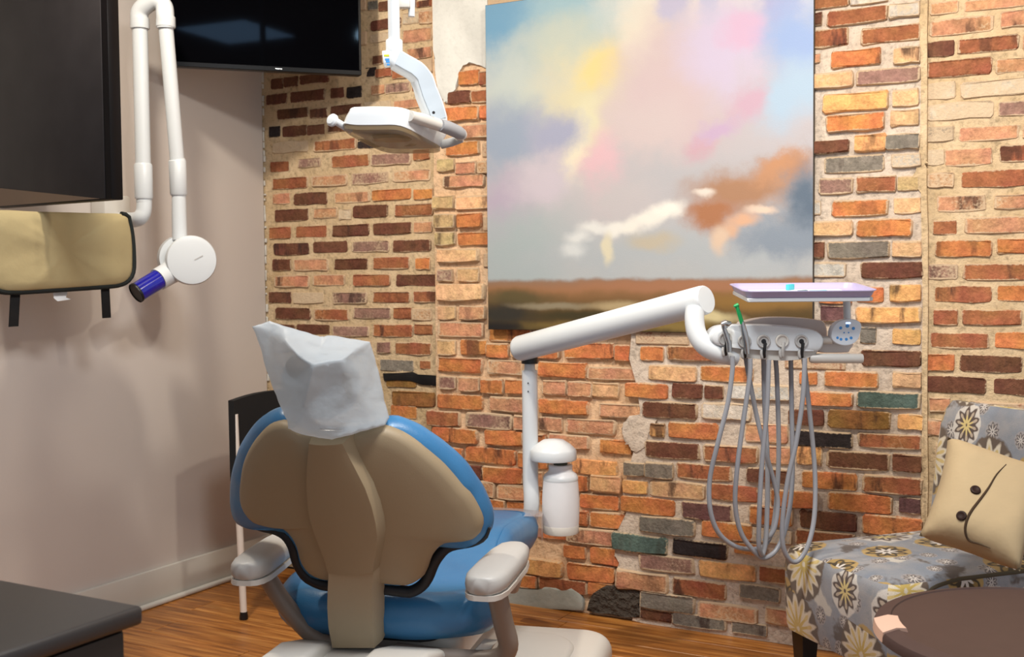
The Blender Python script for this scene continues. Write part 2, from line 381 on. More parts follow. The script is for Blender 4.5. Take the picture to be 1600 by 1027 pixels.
def prism(bm, pts, z0, z1, bev=0.0, seg=3, mtx=None):
    a = [bm.verts.new((x, y, z0)) for x, y in pts]; b = [bm.verts.new((x, y, z1)) for x, y in pts]
    n = len(pts); fs = [bm.faces.new(a[::-1]), bm.faces.new(b)]
    for k in range(n): fs.append(bm.faces.new((a[k], a[(k + 1) % n], b[(k + 1) % n], b[k])))
    vs = a + b
    if bev:
        es = [e for e in set(fs[0].edges) | set(fs[1].edges)]
        r = bmesh.ops.bevel(bm, geom=es, offset=bev, segments=seg, profile=0.5, affect='EDGES')
        vs = list({w for f in r['faces'] for w in f.verts} | {w for w in vs if w.is_valid})
    if mtx is not None: bmesh.ops.transform(bm, matrix=mtx, verts=[w for w in vs if w.is_valid])
    return bm
def loft(bm, rings, cap=True, closed=True):
    R = [[bm.verts.new(p) for p in r] for r in rings]; n = len(R[0])
    for a, b in zip(R, R[1:]):
        for k in range(n if closed else n - 1): bm.faces.new((a[k], a[(k + 1) % n], b[(k + 1) % n], b[k]))
    if cap and closed: bm.faces.new(R[0][::-1]); bm.faces.new(R[-1])
    return bm
def resample(pts, n, closed=True, smooth=4):
    P = [Vector(p) for p in pts]
    if closed:
        Q = []
        m = len(P)
        for i in range(m):
            a, b, c, d = P[i - 1], P[i], P[(i + 1) % m], P[(i + 2) % m]
            for k in range(smooth):
                t = k / smooth
                Q.append(0.5 * ((2 * b) + (c - a) * t + (2 * a - 5 * b + 4 * c - d) * t * t + (3 * b - a - 3 * c + d) * t ** 3))
        Q.append(Q[0])
    else: Q = catmull(P, smooth)
    L = [0]
    for a, b in zip(Q, Q[1:]): L.append(L[-1] + (b - a).length)
    out = []; j = 0
    for i in range(n):
        s = L[-1] * i / (n if closed else n - 1)
        while j < len(L) - 2 and L[j + 1] < s: j += 1
        f = (s - L[j]) / max(1e-9, L[j + 1] - L[j]); out.append(Q[j].lerp(Q[j + 1], min(1, f)))
    return out
def rrect(w, h, r, n=5, cx=0, cy=0):
    pts = []
    for sx, sy, a0 in ((1, 1, 0), (-1, 1, 90), (-1, -1, 180), (1, -1, 270)):
        for k in range(n + 1):
            a = radians(a0 + 90 * k / n); pts.append((cx + sx * (w / 2 - r) + r * cos(a), cy + sy * (h / 2 - r) + r * sin(a)))
    return pts
def axis_m(loc, zdir, xdir=None):
    z = Vector(zdir).normalized(); x = Vector(xdir) if xdir else (Vector((0, 0, 1)).cross(z) if abs(z.z) < 0.95 else Vector((1, 0, 0)))
    x = (x - z * x.dot(z)).normalized(); y = z.cross(x)
    m = Matrix((x, y, z)).transposed().to_4x4(); m.translation = Vector(loc); return m
def box_uv(o, scale=1.0, off=(0, 0)):
    me = o.data; uvl = me.uv_layers.new(name='UVMap')
    for p in me.polygons:
        n = p.normal; ax = max(range(3), key=lambda i: abs(n[i]))
        for li in p.loop_indices:
            c = me.vertices[me.loops[li].vertex_index].co
            u, v = ((c.y, c.z), (c.x, c.z), (c.x, c.y))[ax]
            uvl.data[li].uv = (u * scale + off[0] + ax * 3.1, v * scale + off[1] + ax * 1.7)

# ================================================================== the room
CEIL = 2.75
def rough_slab(name, x0, x1, z0, z1, y, mat, label, amp=0.004, thick=0.12, step=0.03):
    bm = bmesh.new(); nx = max(2, int((x1 - x0) / step)); nz = max(2, int((z1 - z0) / step))
    g = [[bm.verts.new((x0 + (x1 - x0) * i / nx, y - amp * noise.noise(Vector((x0 + (x1 - x0) * i / nx, y, z0 + (z1 - z0) * j / nz)) * 14), z0 + (z1 - z0) * j / nz)) for i in range(nx + 1)] for j in range(nz + 1)]
    for j in range(nz):
        for i in range(nx): bm.faces.new((g[j][i], g[j][i + 1], g[j + 1][i + 1], g[j + 1][i]))
    b = [bm.verts.new(p) for p in ((x0, y + thick, z0), (x1, y + thick, z0), (x1, y + thick, z1), (x0, y + thick, z1))]
    bm.faces.new(b[::-1])
    per = [g[0][i] for i in range(nx + 1)] ; bm.faces.new(per[::-1] + [b[0], b[1]])
    per = [g[nz][i] for i in range(nx + 1)]; bm.faces.new(per + [b[2], b[3]])
    per = [g[j][0] for j in range(nz + 1)]; bm.faces.new(per + [b[3], b[0]])
    per = [g[j][nx] for j in range(nz + 1)]; bm.faces.new(per[::-1] + [b[1], b[2]])
    o = finish(bm, name, mat, None, True, 60)
    return tag(o, label, kind='structure')
XL, XR, XEND = 0.862, 2.655, 3.9
Y_LEFT, Y_MID, Y_RAISED, Y_RIGHT = 0.022, 0.0, -0.022, -0.012
wall_l = rough_slab('wall_back_left', -0.02, XL, 0, CEIL, Y_LEFT, MORTAR_BEIGE, 'recessed brick panel with beige pointing beside the painted wall', 0.003)
wall_m = rough_slab('wall_back', XL, XR, 0, CEIL, Y_MID, MORTAR_WARM, 'rough old orange brick wall behind the large painting', 0.006)
wall_r = rough_slab('wall_back_right', XR, XEND, 0, CEIL, Y_RIGHT, MORTAR_BEIGE, 'brick pier with smeared beige pointing at far right', 0.003)

def face_poly(name, pix, y, depth, mat, parent, jit=0.0, sub=1, **kw):
    """a plate standing on the brick wall plane, outline given on the wall"""
    P = [on_y(px, py, y) for px, py in pix]; Q = []
    for a, b in zip(P, P[1:] + P[:1]):
        for k in range(sub):
            q = a.lerp(b, k / sub)
            if jit: q = q + Vector((random.uniform(-jit, jit), 0, random.uniform(-jit, jit)))
            Q.append(q)
    bm = bmesh.new()
    # keep the outline ccw seen from the room so that prism faces out
    prism(bm, [(q.x, q.z) for q in Q], -depth, 0.0, bev=min(0.006, depth * 0.4), seg=2)
    bmesh.ops.transform(bm, matrix=Matrix(((1, 0, 0, 0), (0, 0, -1, y), (0, 1, 0, 0), (0, 0, 0, 1))), verts=bm.verts)
    return finish(bm, name, mat, parent, True, 35, **kw)
# raised, greyer right-hand part of the rough wall: ragged left edge
RAG = [(992, 528), (985, 560), (1000, 600), (1006, 640), (1000, 690), (985, 735), (975, 775), (985, 800), (966, 830), (963, 868), (974, 878), (965, 890), (970, 925), (992, 935), (990, 975), (1010, 985)]
ragw = [on_y(px, py, Y_MID) for px, py in RAG]
bm = bmesh.new()
pl = [(XR, 0.0), (XR, CEIL), (ragw[0].x, CEIL)] + [(p.x, max(0.0, p.z)) for p in ragw] + [(ragw[-1].x, 0.0)]
prism(bm, pl, 0, -Y_RAISED + Y_MID + 0.004, bev=0.005, seg=2)
bmesh.ops.transform(bm, matrix=Matrix(((1, 0, 0, 0), (0, 0, -1, Y_MID + 0.004), (0, 1, 0, 0), (0, 0, 0, 1))), verts=bm.verts)
finish(bm, 'raised_masonry', MORTAR_GREY, wall_m, True, 40)
def in_raised(x, z):
    for a, b in zip(ragw, ragw[1:]):
        if b.z <= z <= a.z: return x > a.x + (b.x - a.x) * (a.z - z) / max(1e-6, a.z - b.z)
    return x > (ragw[0].x if z > ragw[0].z else ragw[-1].x)

# ------------------------------------------------------------------ bricks
def brick_meshes(n):
    out = []
    base = [(-.5, -.38), (-.46, -.5), (-.15, -.5), (.17, -.5), (.46, -.5), (.5, -.38), (.5, .36), (.46, .5), (.0, .5), (-.46, .5), (-.5, .36)]
    for i in range(n):
        rg = random.Random(100 + i); bm = bmesh.new()
        o = [(x + rg.uniform(-.014, .014), z + rg.uniform(-.05, .05)) for x, z in base]
        rings = []
        for sx, sz, y in ((1.0, 1.0, 1.0), (1.0, 1.0, 0.16), (0.965, 0.88, 0.0)):
            rings.append([bm.verts.new((x * sx, y + (rg.uniform(-.06, .06) if y < .1 else 0), z * sz)) for x, z in o])
        m = len(o)
        for a, b in zip(rings, rings[1:]):
            for k in range(m): bm.faces.new((a[k], a[(k + 1) % m], b[(k + 1) % m], b[k]))
        bm.faces.new(rings[-1])
        bmesh.ops.triangulate(bm, faces=[f for f in bm.faces if len(f.verts) > 4])
        bmesh.ops.recalc_face_normals(bm, faces=bm.faces)
        me = bpy.data.meshes.new('brick'); bm.to_mesh(me); bm.free(); me.materials.append(BRICK)
        me.shade_smooth(); me.set_sharp_from_angle(angle=radians(30)); out.append(me)
    return out
BM = brick_meshes(10)
PAL = {'o': (200, 108, 50, .20), 'r': (162, 88, 54, .30), 'p': (200, 134, 98, .46), 'd': (112, 64, 48, .14), 'k': (52, 44, 44, .10),
       'g': (132, 122, 110, .36), 'w': (202, 192, 180, .6), 'y': (224, 154, 90, .18), 'l': (222, 166, 120, .32), 'c': (204, 188, 164, .85),
       'm': (154, 112, 98, .55), 't': (86, 104, 94, .25), 'b': (146, 96, 44, .1), 's': (206, 168, 118, .3), 'u': (110, 72, 72, .2)}
# x0 x1 ymid h colour  (measured on enlarged views of the wall: origin x, origin y, scale)
DATA = """
@1280 0 5
-60 240 35 75 r;85 540 140 110 r;-60 30 165 90 d;565 795 95 100 w;-60 235 310 140 r;345 800 280 120 r;115 490 465 120 o;600 795 445 120 l;-60 15 470 60 p
-60 280 640 110 l;310 800 605 110 m;50 550 805 135 y;590 785 775 125 l;75 520 965 125 o;575 785 930 115 l;260 545 10 60 w
880 1085 70 90 p;1135 1700 30 80 p;875 1360 210 125 p;1425 1700 150 125 p;850 1055 390 115 d;1095 1560 355 115 r;1600 1800 330 110 p
860 1350 535 130 r;1390 1700 515 110 p;850 1065 715 130 c;1110 1700 690 120 c;850 1360 870 130 c;1410 1700 850 110 m
@1280 180 5
850 1050 150 110 c;1100 1560 145 105 p;1600 1800 130 100 p;990 1350 330 130 p;850 975 330 120 c;1420 1700 300 125 r;860 1050 510 110 p;1115 1620 500 125 r
930 1300 690 125 p;1380 1700 680 110 p;900 1075 880 105 r;1150 1700 860 120 p
-60 240 255 90 d;300 530 225 125 y;540 790 215 110 g;60 520 390 125 g;585 800 360 95 w;20 270 560 115 m;310 610 545 115 r;630 780 540 100 s
-60 20 730 100 w;120 545 730 115 o;600 800 710 115 l;-60 275 890 105 l;315 730 885 125 o
@1280 360 5
-60 50 155 115 d;85 555 155 125 g;590 810 150 115 l;-60 215 310 105 w;345 815 310 115 d;310 510 505 105 o;570 800 490 125 y;20 260 520 90 o
35 240 650 115 u;310 800 660 118 y;340 450 820 120 g;590 800 830 115 y
920 1345 145 120 o;1400 1700 125 105 o;860 1080 325 115 m;1135 1700 325 120 r;905 1350 500 120 r;1400 1700 490 115 o
905 1085 680 115 r;1125 1580 680 115 r;875 1325 860 115 r;1380 1700 860 120 o
@1430 500 7.335
140 450 485 185 o;525 1225 500 185 d;130 810 740 175 d;910 1400 765 175 d;180 400 970 150 p
@1260 540 6.417
570 1160 125 145 d;-40 120 325 110 o;210 735 335 145 o;890 1160 340 140 l;0 475 530 125 o;535 1150 540 155 t
1235 1475 615 165 p;1215 1470 820 165 p;-150 190 715 140 d;245 850 735 165 b;940 1175 760 140 y;-120 480 930 145 k;540 1165 950 135 r
@1180 640 5
-60 270 180 140 p;80 290 350 130 p;350 530 350 140 y;580 1055 390 130 d;1090 1310 410 125 d;-40 270 510 105 d;385 810 550 125 o;860 1310 580 125 r
150 500 690 125 o;590 1075 720 135 o;1140 1300 740 115 u;-20 310 820 135 o;370 800 860 140 d;860 1310 900 140 o;-40 300 975 110 w;340 780 1000 110 r
@960 540 5
20 180 60 115 o;230 400 60 105 o;440 900 60 105 r;-200 185 220 90 p;290 660 215 110 l;690 1100 220 115 o;1150 1600 230 115 o;-160 40 350 110 l
105 435 350 105 o;480 700 350 105 d;730 865 360 100 d;930 1400 360 110 w;1500 1700 390 100 o;-100 230 510 105 p;250 660 500 115 d;710 1080 510 120 w;1210 1700 545 115 d
310 410 655 95 y;450 830 660 115 o;930 1370 680 120 p;-100 140 790 105 o;265 680 810 120 d;720 1140 840 120 r;1190 1380 860 110 p
@900 720 5
-20 320 50 105 y;400 555 60 100 g;570 780 70 115 g;810 1230 80 115 r;1280 1600 110 105 d;-80 100 170 115 o;130 360 180 125 l;390 575 200 95 y;605 1020 220 120 l;1075 1430 245 120 r
40 340 320 110 o;370 790 345 120 o;855 1230 385 120 u;1270 1700 415 115 o;-80 100 440 105 o;120 510 470 115 o;520 950 500 120 g;1005 1400 535 125 o
-60 320 590 115 p;310 730 635 130 t;785 1200 680 120 k;1260 1500 680 80 o;-80 80 710 95 o;120 500 750 130 o;520 940 790 120 m;985 1420 850 125 y;1460 1700 880 115 r
-60 310 875 125 o;340 740 930 140 p
@900 840 4.444
695 1060 345 110 r;1160 1430 370 95 g;95 260 360 95 o;470 840 440 120 g;870 1270 510 110 p;1340 1600 540 110 p;470 680 530 65 d;690 1060 570 80 g;1100 1340 620 75 g;1280 1430 240 110 r
@670 440 5
75 440 85 130 l;85 215 245 105 l;255 450 245 105 p;85 430 375 115 p;80 215 515 115 l;260 460 515 115 o;85 420 655 115 o;475 745 670 110 p;870 1240 690 110 o;1280 1600 700 95 p
95 215 790 95 m;250 405 800 105 p;425 590 820 105 o;615 745 820 105 o;905 1080 830 110 p;1100 1280 840 110 p;1300 1470 845 110 l;75 430 940 105 o;490 760 960 105 p;875 1250 980 105 o;1280 1640 1000 105 o
465 630 540 105 o;660 1030 540 110 o;1070 1460 540 115 o;1490 1700 560 105 o;480 800 415 100 o;830 1200 420 100 o
@670 620 5
0 250 170 115 r;300 660 190 115 m;680 850 205 105 p;870 1050 215 105 p;1085 1465 235 115 p;40 390 300 105 o;455 740 320 115 o;790 920 345 100 o;950 1255 350 105 p;1280 1590 385 115 o
100 270 450 100 o;300 680 460 115 o;700 930 500 110 o;960 1120 510 110 p;1150 1470 520 120 o;280 415 590 105 d;435 740 610 115 o;760 900 640 110 p;930 1250 650 120 o;1280 1500 675 115 p
400 520 720 115 p;550 850 750 115 p;880 1160 800 110 o;1190 1500 835 105 o;470 600 840 70 o;620 850 870 90 o;900 1250 930 100 o;1270 1600 950 105 p
@670 800 5
1130 1460 200 125 o;855 1230 300 125 o;1265 1600 340 125 b;700 1050 430 115 y;1065 1460 475 125 o;600 850 530 95 o;870 1240 570 100 r;1265 1480 620 95 o;860 1110 170 70 o
@570 460 5.135
45 360 295 95 r;380 520 285 80 r;220 510 440 95 r;80 180 430 90 m;100 370 575 88 g;425 500 570 60 r;150 390 710 75 b;430 570 700 70 k;195 545 845 115 b;190 395 950 100 o;425 770 970 105 r;825 1100 990 100 r
@660 90 5.135
305 460 165 110 o;472 620 165 110 r;220 390 320 95 d;400 620 310 95 r;180 460 455 105 o;475 640 435 100 o;330 640 590 105 p;200 460 730 105 o;285 440 890 95 p;455 640 880 95 p;180 500 990 95 p
@660 270 5.135
100 260 240 95 s;280 640 240 100 l;110 270 390 105 s;295 480 385 105 o;110 270 530 105 s;295 640 530 98 o;130 460 665 105 l;140 250 825 90 m;295 460 820 105 l;130 260 -60 100 s
@400 100 5
100 180 150 75 d;200 300 135 75 d;320 540 110 70 d;60 215 270 78 d;245 510 245 85 d;560 660 220 78 d;690 800 215 85 k;880 980 195 78 p;985 1180 180 78 m;1200 1350 160 78 r
140 380 380 78 d;400 530 380 70 d;560 800 350 70 d;830 1030 320 70 c;1050 1340 305 66 p;80 160 525 78 k;180 370 520 85 d;380 510 510 78 d;540 900 480 75 d;930 1340 440 75 p
110 380 645 85 c;430 760 630 85 r;770 950 615 70 k;980 1340 590 75 r;90 230 800 78 r;310 480 770 70 m;570 860 755 90 r;880 1185 740 92 m;1210 1330 705 82 r
105 380 930 88 r;415 690 910 82 p;725 1010 890 92 m;1050 1340 870 86 p
@400 300 5
105 240 50 86 p;275 530 50 92 d;590 860 40 80 p;880 1190 20 80 o;1215 1360 15 80 o;120 385 180 92 d;430 610 165 80 p;630 720 175 78 c;740 1000 150 92 d;1065 1365 140 95 r
80 245 320 88 r;290 525 310 88 r;575 860 300 88 d;895 1190 285 88 d;1215 1350 275 80 p;115 385 445 90 d;425 690 430 86 d;730 1015 425 86 m;1050 1340 420 90 d
110 245 570 86 d;275 540 570 90 p;590 850 565 86 d;895 1175 555 92 r;1230 1335 560 90 o;125 390 700 88 p;425 670 690 82 p;735 1025 690 86 r;1075 1390 690 92 d
80 250 825 86 d;265 500 830 86 c;575 845 830 86 m;890 1180 825 86 r;1215 1390 820 86 r;130 400 950 86 d;430 700 960 86 r;740 1030 950 86 m;1055 1190 950 86 r;1200 1350 960 86 p
@400 480 6.42
120 360 225 90 d;380 710 225 90 d;740 1100 245 105 m
@560 0 8.556
140 520 310 130 d;240 520 60 125 d;100 220 60 125 g;540 740 40 120 m;130 400 490 110 c;560 950 460 180 p;560 760 230 150 c;780 960 215 180 p;750 960 35 80 r;620 940 700 140 p;160 280 790 110 d;60 190 950 110 k;200 400 960 110 r;420 640 980 110 r
"""
placed = []
def overlaps(x, z, w, h, tol=0.3):
    for (a, b, c, d) in placed:
        if abs(x - a) < (w + c) / 2 - tol * min(w, c) and abs(z - b) < (h + d) / 2 - 0.25 * min(h, d): return True
    return False
counts = {}
def add_brick(x, z, w, h, key):
    rg = random
    if x < XL: par, yf, pr = wall_l, Y_LEFT, rg.uniform(.003, .007)
    elif x > XR: par, yf, pr = wall_r, Y_RIGHT, rg.uniform(.003, .007)
    elif in_raised(x, z): par, yf, pr = wall_m, Y_RAISED, rg.uniform(.006, .016)
    else: par, yf, pr = wall_m, Y_MID, rg.uniform(.010, .022)
    if w < 0.03 or h < 0.02: return
    o = bpy.data.objects.new('brick', rg.choice(BM)); COL.objects.link(o); o.parent = par
    o.location = (x, yf - pr, z); o.scale = (w + 0.007, 0.045, h + 0.006)
    o.rotation_euler = (0, rg.uniform(-.012, .012), 0) if par is wall_m else (0, 0, 0)
    c = PAL[key]; j = rg.uniform(.90, 1.10); hv = rg.uniform(-.05, .05)
    cc = [min(1, lin((v,))[0] * j * (1 + hv * s)) for v, s in zip(c[:3], (0, 1, 1.5))]
    o.color = (*cc, min(1, max(0, c[3] + rg.uniform(-.10, .12))))
    placed.append((x, z, w, h)); counts[par.name] = counts.get(par.name, 0) + 1
    return o
ox = oy = 0; sc = 1
for line in DATA.strip().splitlines():
    if line[0] == '@': ox, oy, sc = map(float, line[1:].split()); continue
    for e in line.split(';'):
        a, b, ym, h, k = e.split(); a, b, ym, h = map(float, (a, b, ym, h))
        py = oy + ym / sc; pa, pb = ox + a / sc, ox + b / sc; pm = (pa + pb) / 2
        xa, xb = on_y(pa, py, 0).x, on_y(pb, py, 0).x
        za, zb = on_y(pm, py - h / 2 / sc, 0).z, on_y(pm, py + h / 2 / sc, 0).z
        x, z, w, hh = (xa + xb) / 2, (za + zb) / 2, xb - xa, za - zb
        if x < 0.03 or z < 0.02 or z > CEIL: continue
        if overlaps(x, z, w, hh): continue
        add_brick(x, z, w, hh, k)
# generic courses where the view is blocked by the painting and the furniture: joined, they cannot be told apart
bmh = {wall_l: bmesh.new(), wall_m: bmesh.new(), wall_r: bmesh.new()}
rg = random.Random(3)
for ci in range(1, 40):
    z = 0.018 + ci * 0.0685 - 0.034
    for sec, (xa, xb) in ((wall_l, (0.03, XL - 0.01)), (wall_m, (XL + 0.01, XR - 0.02)), (wall_r, (XR + 0.04, XEND - 0.02))):
        x = xa + (0.0 if ci % 2 else -0.10)
        while x < xb:
            w = 0.195; a, b = max(x, xa), min(x + w, xb); x += w + 0.013
            if b - a < 0.05: continue
            cx, ww = (a + b) / 2, b - a
            if any(abs(cx - q[0]) < (ww + q[2]) / 2 + 0.003 and abs(z - q[1]) < (0.056 + q[3]) / 2 + 0.002 for q in placed): continue
            yf = {wall_l: Y_LEFT, wall_r: Y_RIGHT, wall_m: (Y_RAISED if in_raised(cx, z) else Y_MID)}[sec]
            if z > 1.9 and XL < cx < 1.1: continue
            box(bmh[sec], cx - ww / 2, cx + ww / 2, yf - 0.008, yf + 0.03, z - 0.027, z + 0.027, 0.004, 1)
for sec, bmx in bmh.items():
    if len(bmx.verts):
        o = finish(bmx, 'brick_courses', BRICK, sec, True, 30); o['kind'] = 'stuff'; c = PAL['r']; o.color = (*lin(c[:3]), .3)
    else: bmx.free()
# black plate for a cavity where bricks are missing, plaster remains, cement patch, pointing band
face_poly('plaster_patch', [(674, -160), (760, -160), (760, 108), (745, 100), (728, 97), (716, 108), (714, 132), (706, 150), (697, 163), (686, 150), (680, 110), (676, 60)], Y_MID - 0.012, 0.030, PLASTER, wall_m, 0.004, 3)
face_poly('cement_patch', [(560, 900), (640, 898), (740, 905), (790, 918), (842, 924), (850, 918), (868, 920), (880, 926), (892, 920), (904, 928), (911, 940), (910, 956), (560, 935)], Y_MID - 0.020, 0.03, PLASTER_GREY, wall_m, 0.002, 2)
face_poly('pointing_band', [(1437, -40), (1450, -40), (1450, 250), (1446, 262), (1450, 400), (1450, 700), (1450, 860), (1440, 860), (1440, 560), (1441, 300), (1420, 290), (1425, 275), (1436, 262), (1438, 200)], Y_RAISED - 0.006, 0.02, MORTAR_BEIGE, wall_m, 0.003, 3)
face_poly('mortar_patch', [(982, 652), (1004, 646), (1030, 650), (1022, 668), (1012, 676), (1008, 700), (990, 708), (982, 694), (974, 690), (972, 668)], Y_RAISED - 0.004, 0.012, MORTAR_GREY, wall_m, 0.005, 3)
RUB = simple('charred_rubble', (66, 58, 50), 0.95, var=0.6, scale=45, bump=1.0, bscale=45, bdist=0.03)
face_poly('rubble_patch', [(925, 930), (945, 918), (975, 916), (1000, 925), (998, 955), (1002, 968), (960, 962), (915, 953)], Y_RAISED - 0.004, 0.03, RUB, wall_m, 0.005, 3)
face_poly('cavity_shade', [(598, 584), (645, 582), (652, 586), (684, 588), (684, 603), (655, 601), (640, 594), (600, 595)], Y_LEFT - 0.008, 0.006, BLACKP, wall_l, 0.002, 2)  # flat black plate painting the shade inside the hole

# painted left wall with baseboard
def sbox(name, b, mat, label, bev=0.0):
    return tag(mkbox(name, mat, None, b, bev), label, kind='structure')
sbox('wall_left', (-0.12, 0.0, -4.6, 0.012, 0, CEIL), WALLP, 'plain greige painted wall on the left')
bb = sbox('baseboard_left', (0.0, 0.018, -4.5, -0.002, 0.0, 0.135), TRIMW, 'white painted baseboard along the left wall', 0.004)
bm = bmesh.new(); box(bm, 0.018, 0.04, -4.5, -0.002, 0.0, 0.02, 0.008, 3); finish(bm, 'shoe_moulding', TRIMW, bb)
# ragged painted edge where the plaster wall meets the brick
bm = bmesh.new()
for k in range(60):
    z = 0.14 + k * 0.04 + random.uniform(-.018, .018); l = random.uniform(.006, .05)
    box(bm, 0.0005, random.uniform(.003, .010), 0.012, 0.021, z, z + l, 0.0015, 1)
t_ = finish(bm, 'trim_1', TRIMW); tag(t_, 'flaking white paint edge in the corner beside the bricks', kind='structure')
ceil = sbox('ceiling', (-0.12, XEND, -4.6, 0.1, CEIL, CEIL + 0.1), CEILM, 'flat white ceiling of the room')

# plank floor
fl = sbox('floor', (-0.1, XEND, -4.6, 0.1, -0.08, -0.012), simple('subfloor', (70, 44, 22), 0.8), 'warm oak plank floor under the chair')
PW = 0.127; row = 0; yy = 0.0
plm = {}
while yy > -3.3:
    x = -0.02 - random.uniform(0, 0.9)
    while x < XEND:
        l = random.choice((0.9, 1.1, 1.3)); a, b = max(x, -0.0), min(x + l, XEND)
        x += l
        if b - a < 0.1: continue
        key = round(b - a, 2)
        if key not in plm:
            bm = bmesh.new(); box(bm, 0.0008, key - 0.0008, -PW + 0.0008, -0.0008, -0.012, 0.0, 0.0015, 1)
            bmesh.ops.recalc_face_normals(bm, faces=bm.faces)
            me = bpy.data.meshes.new('plank'); bm.to_mesh(me); bm.free(); me.materials.append(WOOD); plm[key] = me
        o = bpy.data.objects.new('plank', plm[key]); COL.objects.link(o); o.parent = fl; o.location = (a, yy, 0)
    yy -= PW

# ================================================================== painting
pa, pb_ = on_y(757.5, 8, -0.045), on_y(1271, 300, -0.045)
PX0, PX1, PZ1 = pa.x, pb_.x, pa.z; PZ0 = on_y(762, 515, -0.045).z
pt = thing('canvas_painting', 'large square canvas painting of pastel clouds over brown fields on the brick wall', 'painting', ((PX0 + PX1) / 2, -0.04, PZ0))
w2, hh = (PX1 - PX0) / 2, PZ1 - PZ0
mkbox('stretcher_frame', simple('dark_canvas_edge', (72, 66, 58), 0.7), pt, (-w2, w2, -0.003, 0.014, 0, hh), 0.002)
bm = bmesh.new(); N = 8
g = [[bm.verts.new((-w2 + 0.002 + (2 * w2 - 0.004) * i / N, -0.0042 - 0.0008 * sin(pi * i / N) * sin(pi * j / N), 0.002 + (hh - 0.004) * j / N)) for i in range(N + 1)] for j in range(N + 1)]
for j in range(N):
    for i in range(N): bm.faces.new((g[j][i], g[j][i + 1], g[j + 1][i + 1], g[j + 1][i]))
cv = finish(bm, 'painted_canvas', PAINTING, pt)
uvl = cv.data.uv_layers.new(name='UVMap')
for p in cv.data.polygons:
    for li in p.loop_indices:
        c = cv.data.vertices[cv.data.loops[li].vertex_index].co; uvl.data[li].uv = ((c.x + w2) / (2 * w2), 1 - c.z / hh)

# ================================================================== dental chair
CO = Vector((1.63, -1.547, 0)); CY = radians(15.5)
chair = thing('dental_chair', 'blue dental treatment chair with beige back shell, seen from behind', 'dental chair', CO, CY)
CI = (Matrix.Translation(CO) @ Matrix.Rotation(CY, 4, 'Z')).inverted()
CIR = CI.to_3x3()
def cl(P): return CI @ P
def lray(px, py): return CI @ CAM, CIR @ ray(px, py)
REC = radians(20); HZ = 0.395; KC = 0.75
BV = Vector((0, -sin(REC), cos(REC))); NV = Vector((0, cos(REC), sin(REC))); HG = Vector((0, 0, HZ))
def back_uv(px, py, w0=0.0, k=KC):
    o, d = lray(px, py); w = w0
    for _ in range(30):
        t = ((HG + NV * w - o).dot(NV)) / d.dot(NV); P = o + d * t; u = P.x; w = w0 + k * u * u
    return u, (P - HG).dot(BV)
def back_pt(u, v, w=0.0, k=KC): return HG + Vector((1, 0, 0)) * u + BV * v + NV * (w + k * u * u)
def on_lz(px, py, z):
    o, d = lray(px, py); return o + d * ((z - o.z) / d.z)

SHP = [(438,664),(416,670),(395.5,691),(381,717),(374.5,740),(371.5,772),(375,794.5),(388,813),(407,820.5),(429,823),(444,829),(460,851),(468,879),(480,897),(493,905),(508,909),
       (550,912),(590,914),(625,917),(641,916),(661,903),(672,875),(686,857),(703,848.5),(736,845.5),(748,838),(752,821),(744,800),(732,780),(720,767),(691.5,735),(662,709),(632,687),(606,675),(588,671.5),(569,679),(551,683),(525,687),(499,686),(470,679),(452,668)]
CUP = [(440,640),(412,650),(390,672),(371,705),(362,740),(360,772),(364,800),(378,815),(405,821),(430,824),(446,831),(461,853),(469,881),(481,898),(494,906),
       (550,912),(600,914),(622,917),(640,917),(660,904),(671,877),(686,859),(704,851),(738,850),(757,842),(769,826),(769,803),(755,770),(733,736),(705,708),(680,688),(655,672),(630,660),(604,655),(570,668),(525,674),(480,668),(460,650)]
def ringed(outline, w_edge, w_mid, ts, thick_dir=1, back=None, n=110, centre=(0.02, 0.30), curve=KC):
    """curved plate: rings from the rim to the middle, offset along the back normal"""
    O = resample([Vector((u, v, 0)) for u, v in outline], n)
    C0 = Vector((*centre, 0)); rings = []
    for s, w in ts:
        rings.append([back_pt(*(C0.lerp(p, s).xy), w, curve) for p in O])
    return rings
so = [back_uv(*p) for p in SHP]
bm = bmesh.new()
loft(bm, ringed(so, 0, 0, [(0.0, 0.030), (0.6, 0.030), (0.985, 0.030), (1.0, 0.026), (1.0, 0.012), (0.985, 0.002), (0.955, -0.004), (0.85, -0.010), (0.65, -0.016), (0.4, -0.018), (0.15, -0.018), (0.0, -0.018)]), cap=False)
bmesh.ops.remove_doubles(bm, verts=bm.verts, dist=1e-5)
finish(bm, 'backrest_shell', SHELL, chair, True, 50, label='beige moulded shell of the backrest')
co = [back_uv(540 + (px - 540) * (0.955 if 8 <= i <= 22 else 1), 780 + (py - 780) * (0.955 if 8 <= i <= 22 else 1), 0.05) for i, (px, py) in enumerate(CUP)]
bm = bmesh.new()
loft(bm, ringed(co, 0, 0, [(0.0, 0.018), (0.5, 0.018), (0.90, 0.020), (0.955, 0.026), (0.985, 0.038), (1.0, 0.055), (0.992, 0.072), (0.965, 0.086), (0.9, 0.098), (0.7, 0.104), (0.3, 0.104), (0.0, 0.104)], n=140), cap=False)
bmesh.ops.remove_doubles(bm, verts=bm.verts, dist=1e-5)
# stitched puckers along the rim
for v in bm.verts:
    q = noise.noise(v.co * 26); v.co += NV * 0.004 * q
backc = finish(bm, 'backrest_cushion', VINYL, chair, True, 60, label='blue vinyl backrest cushion')
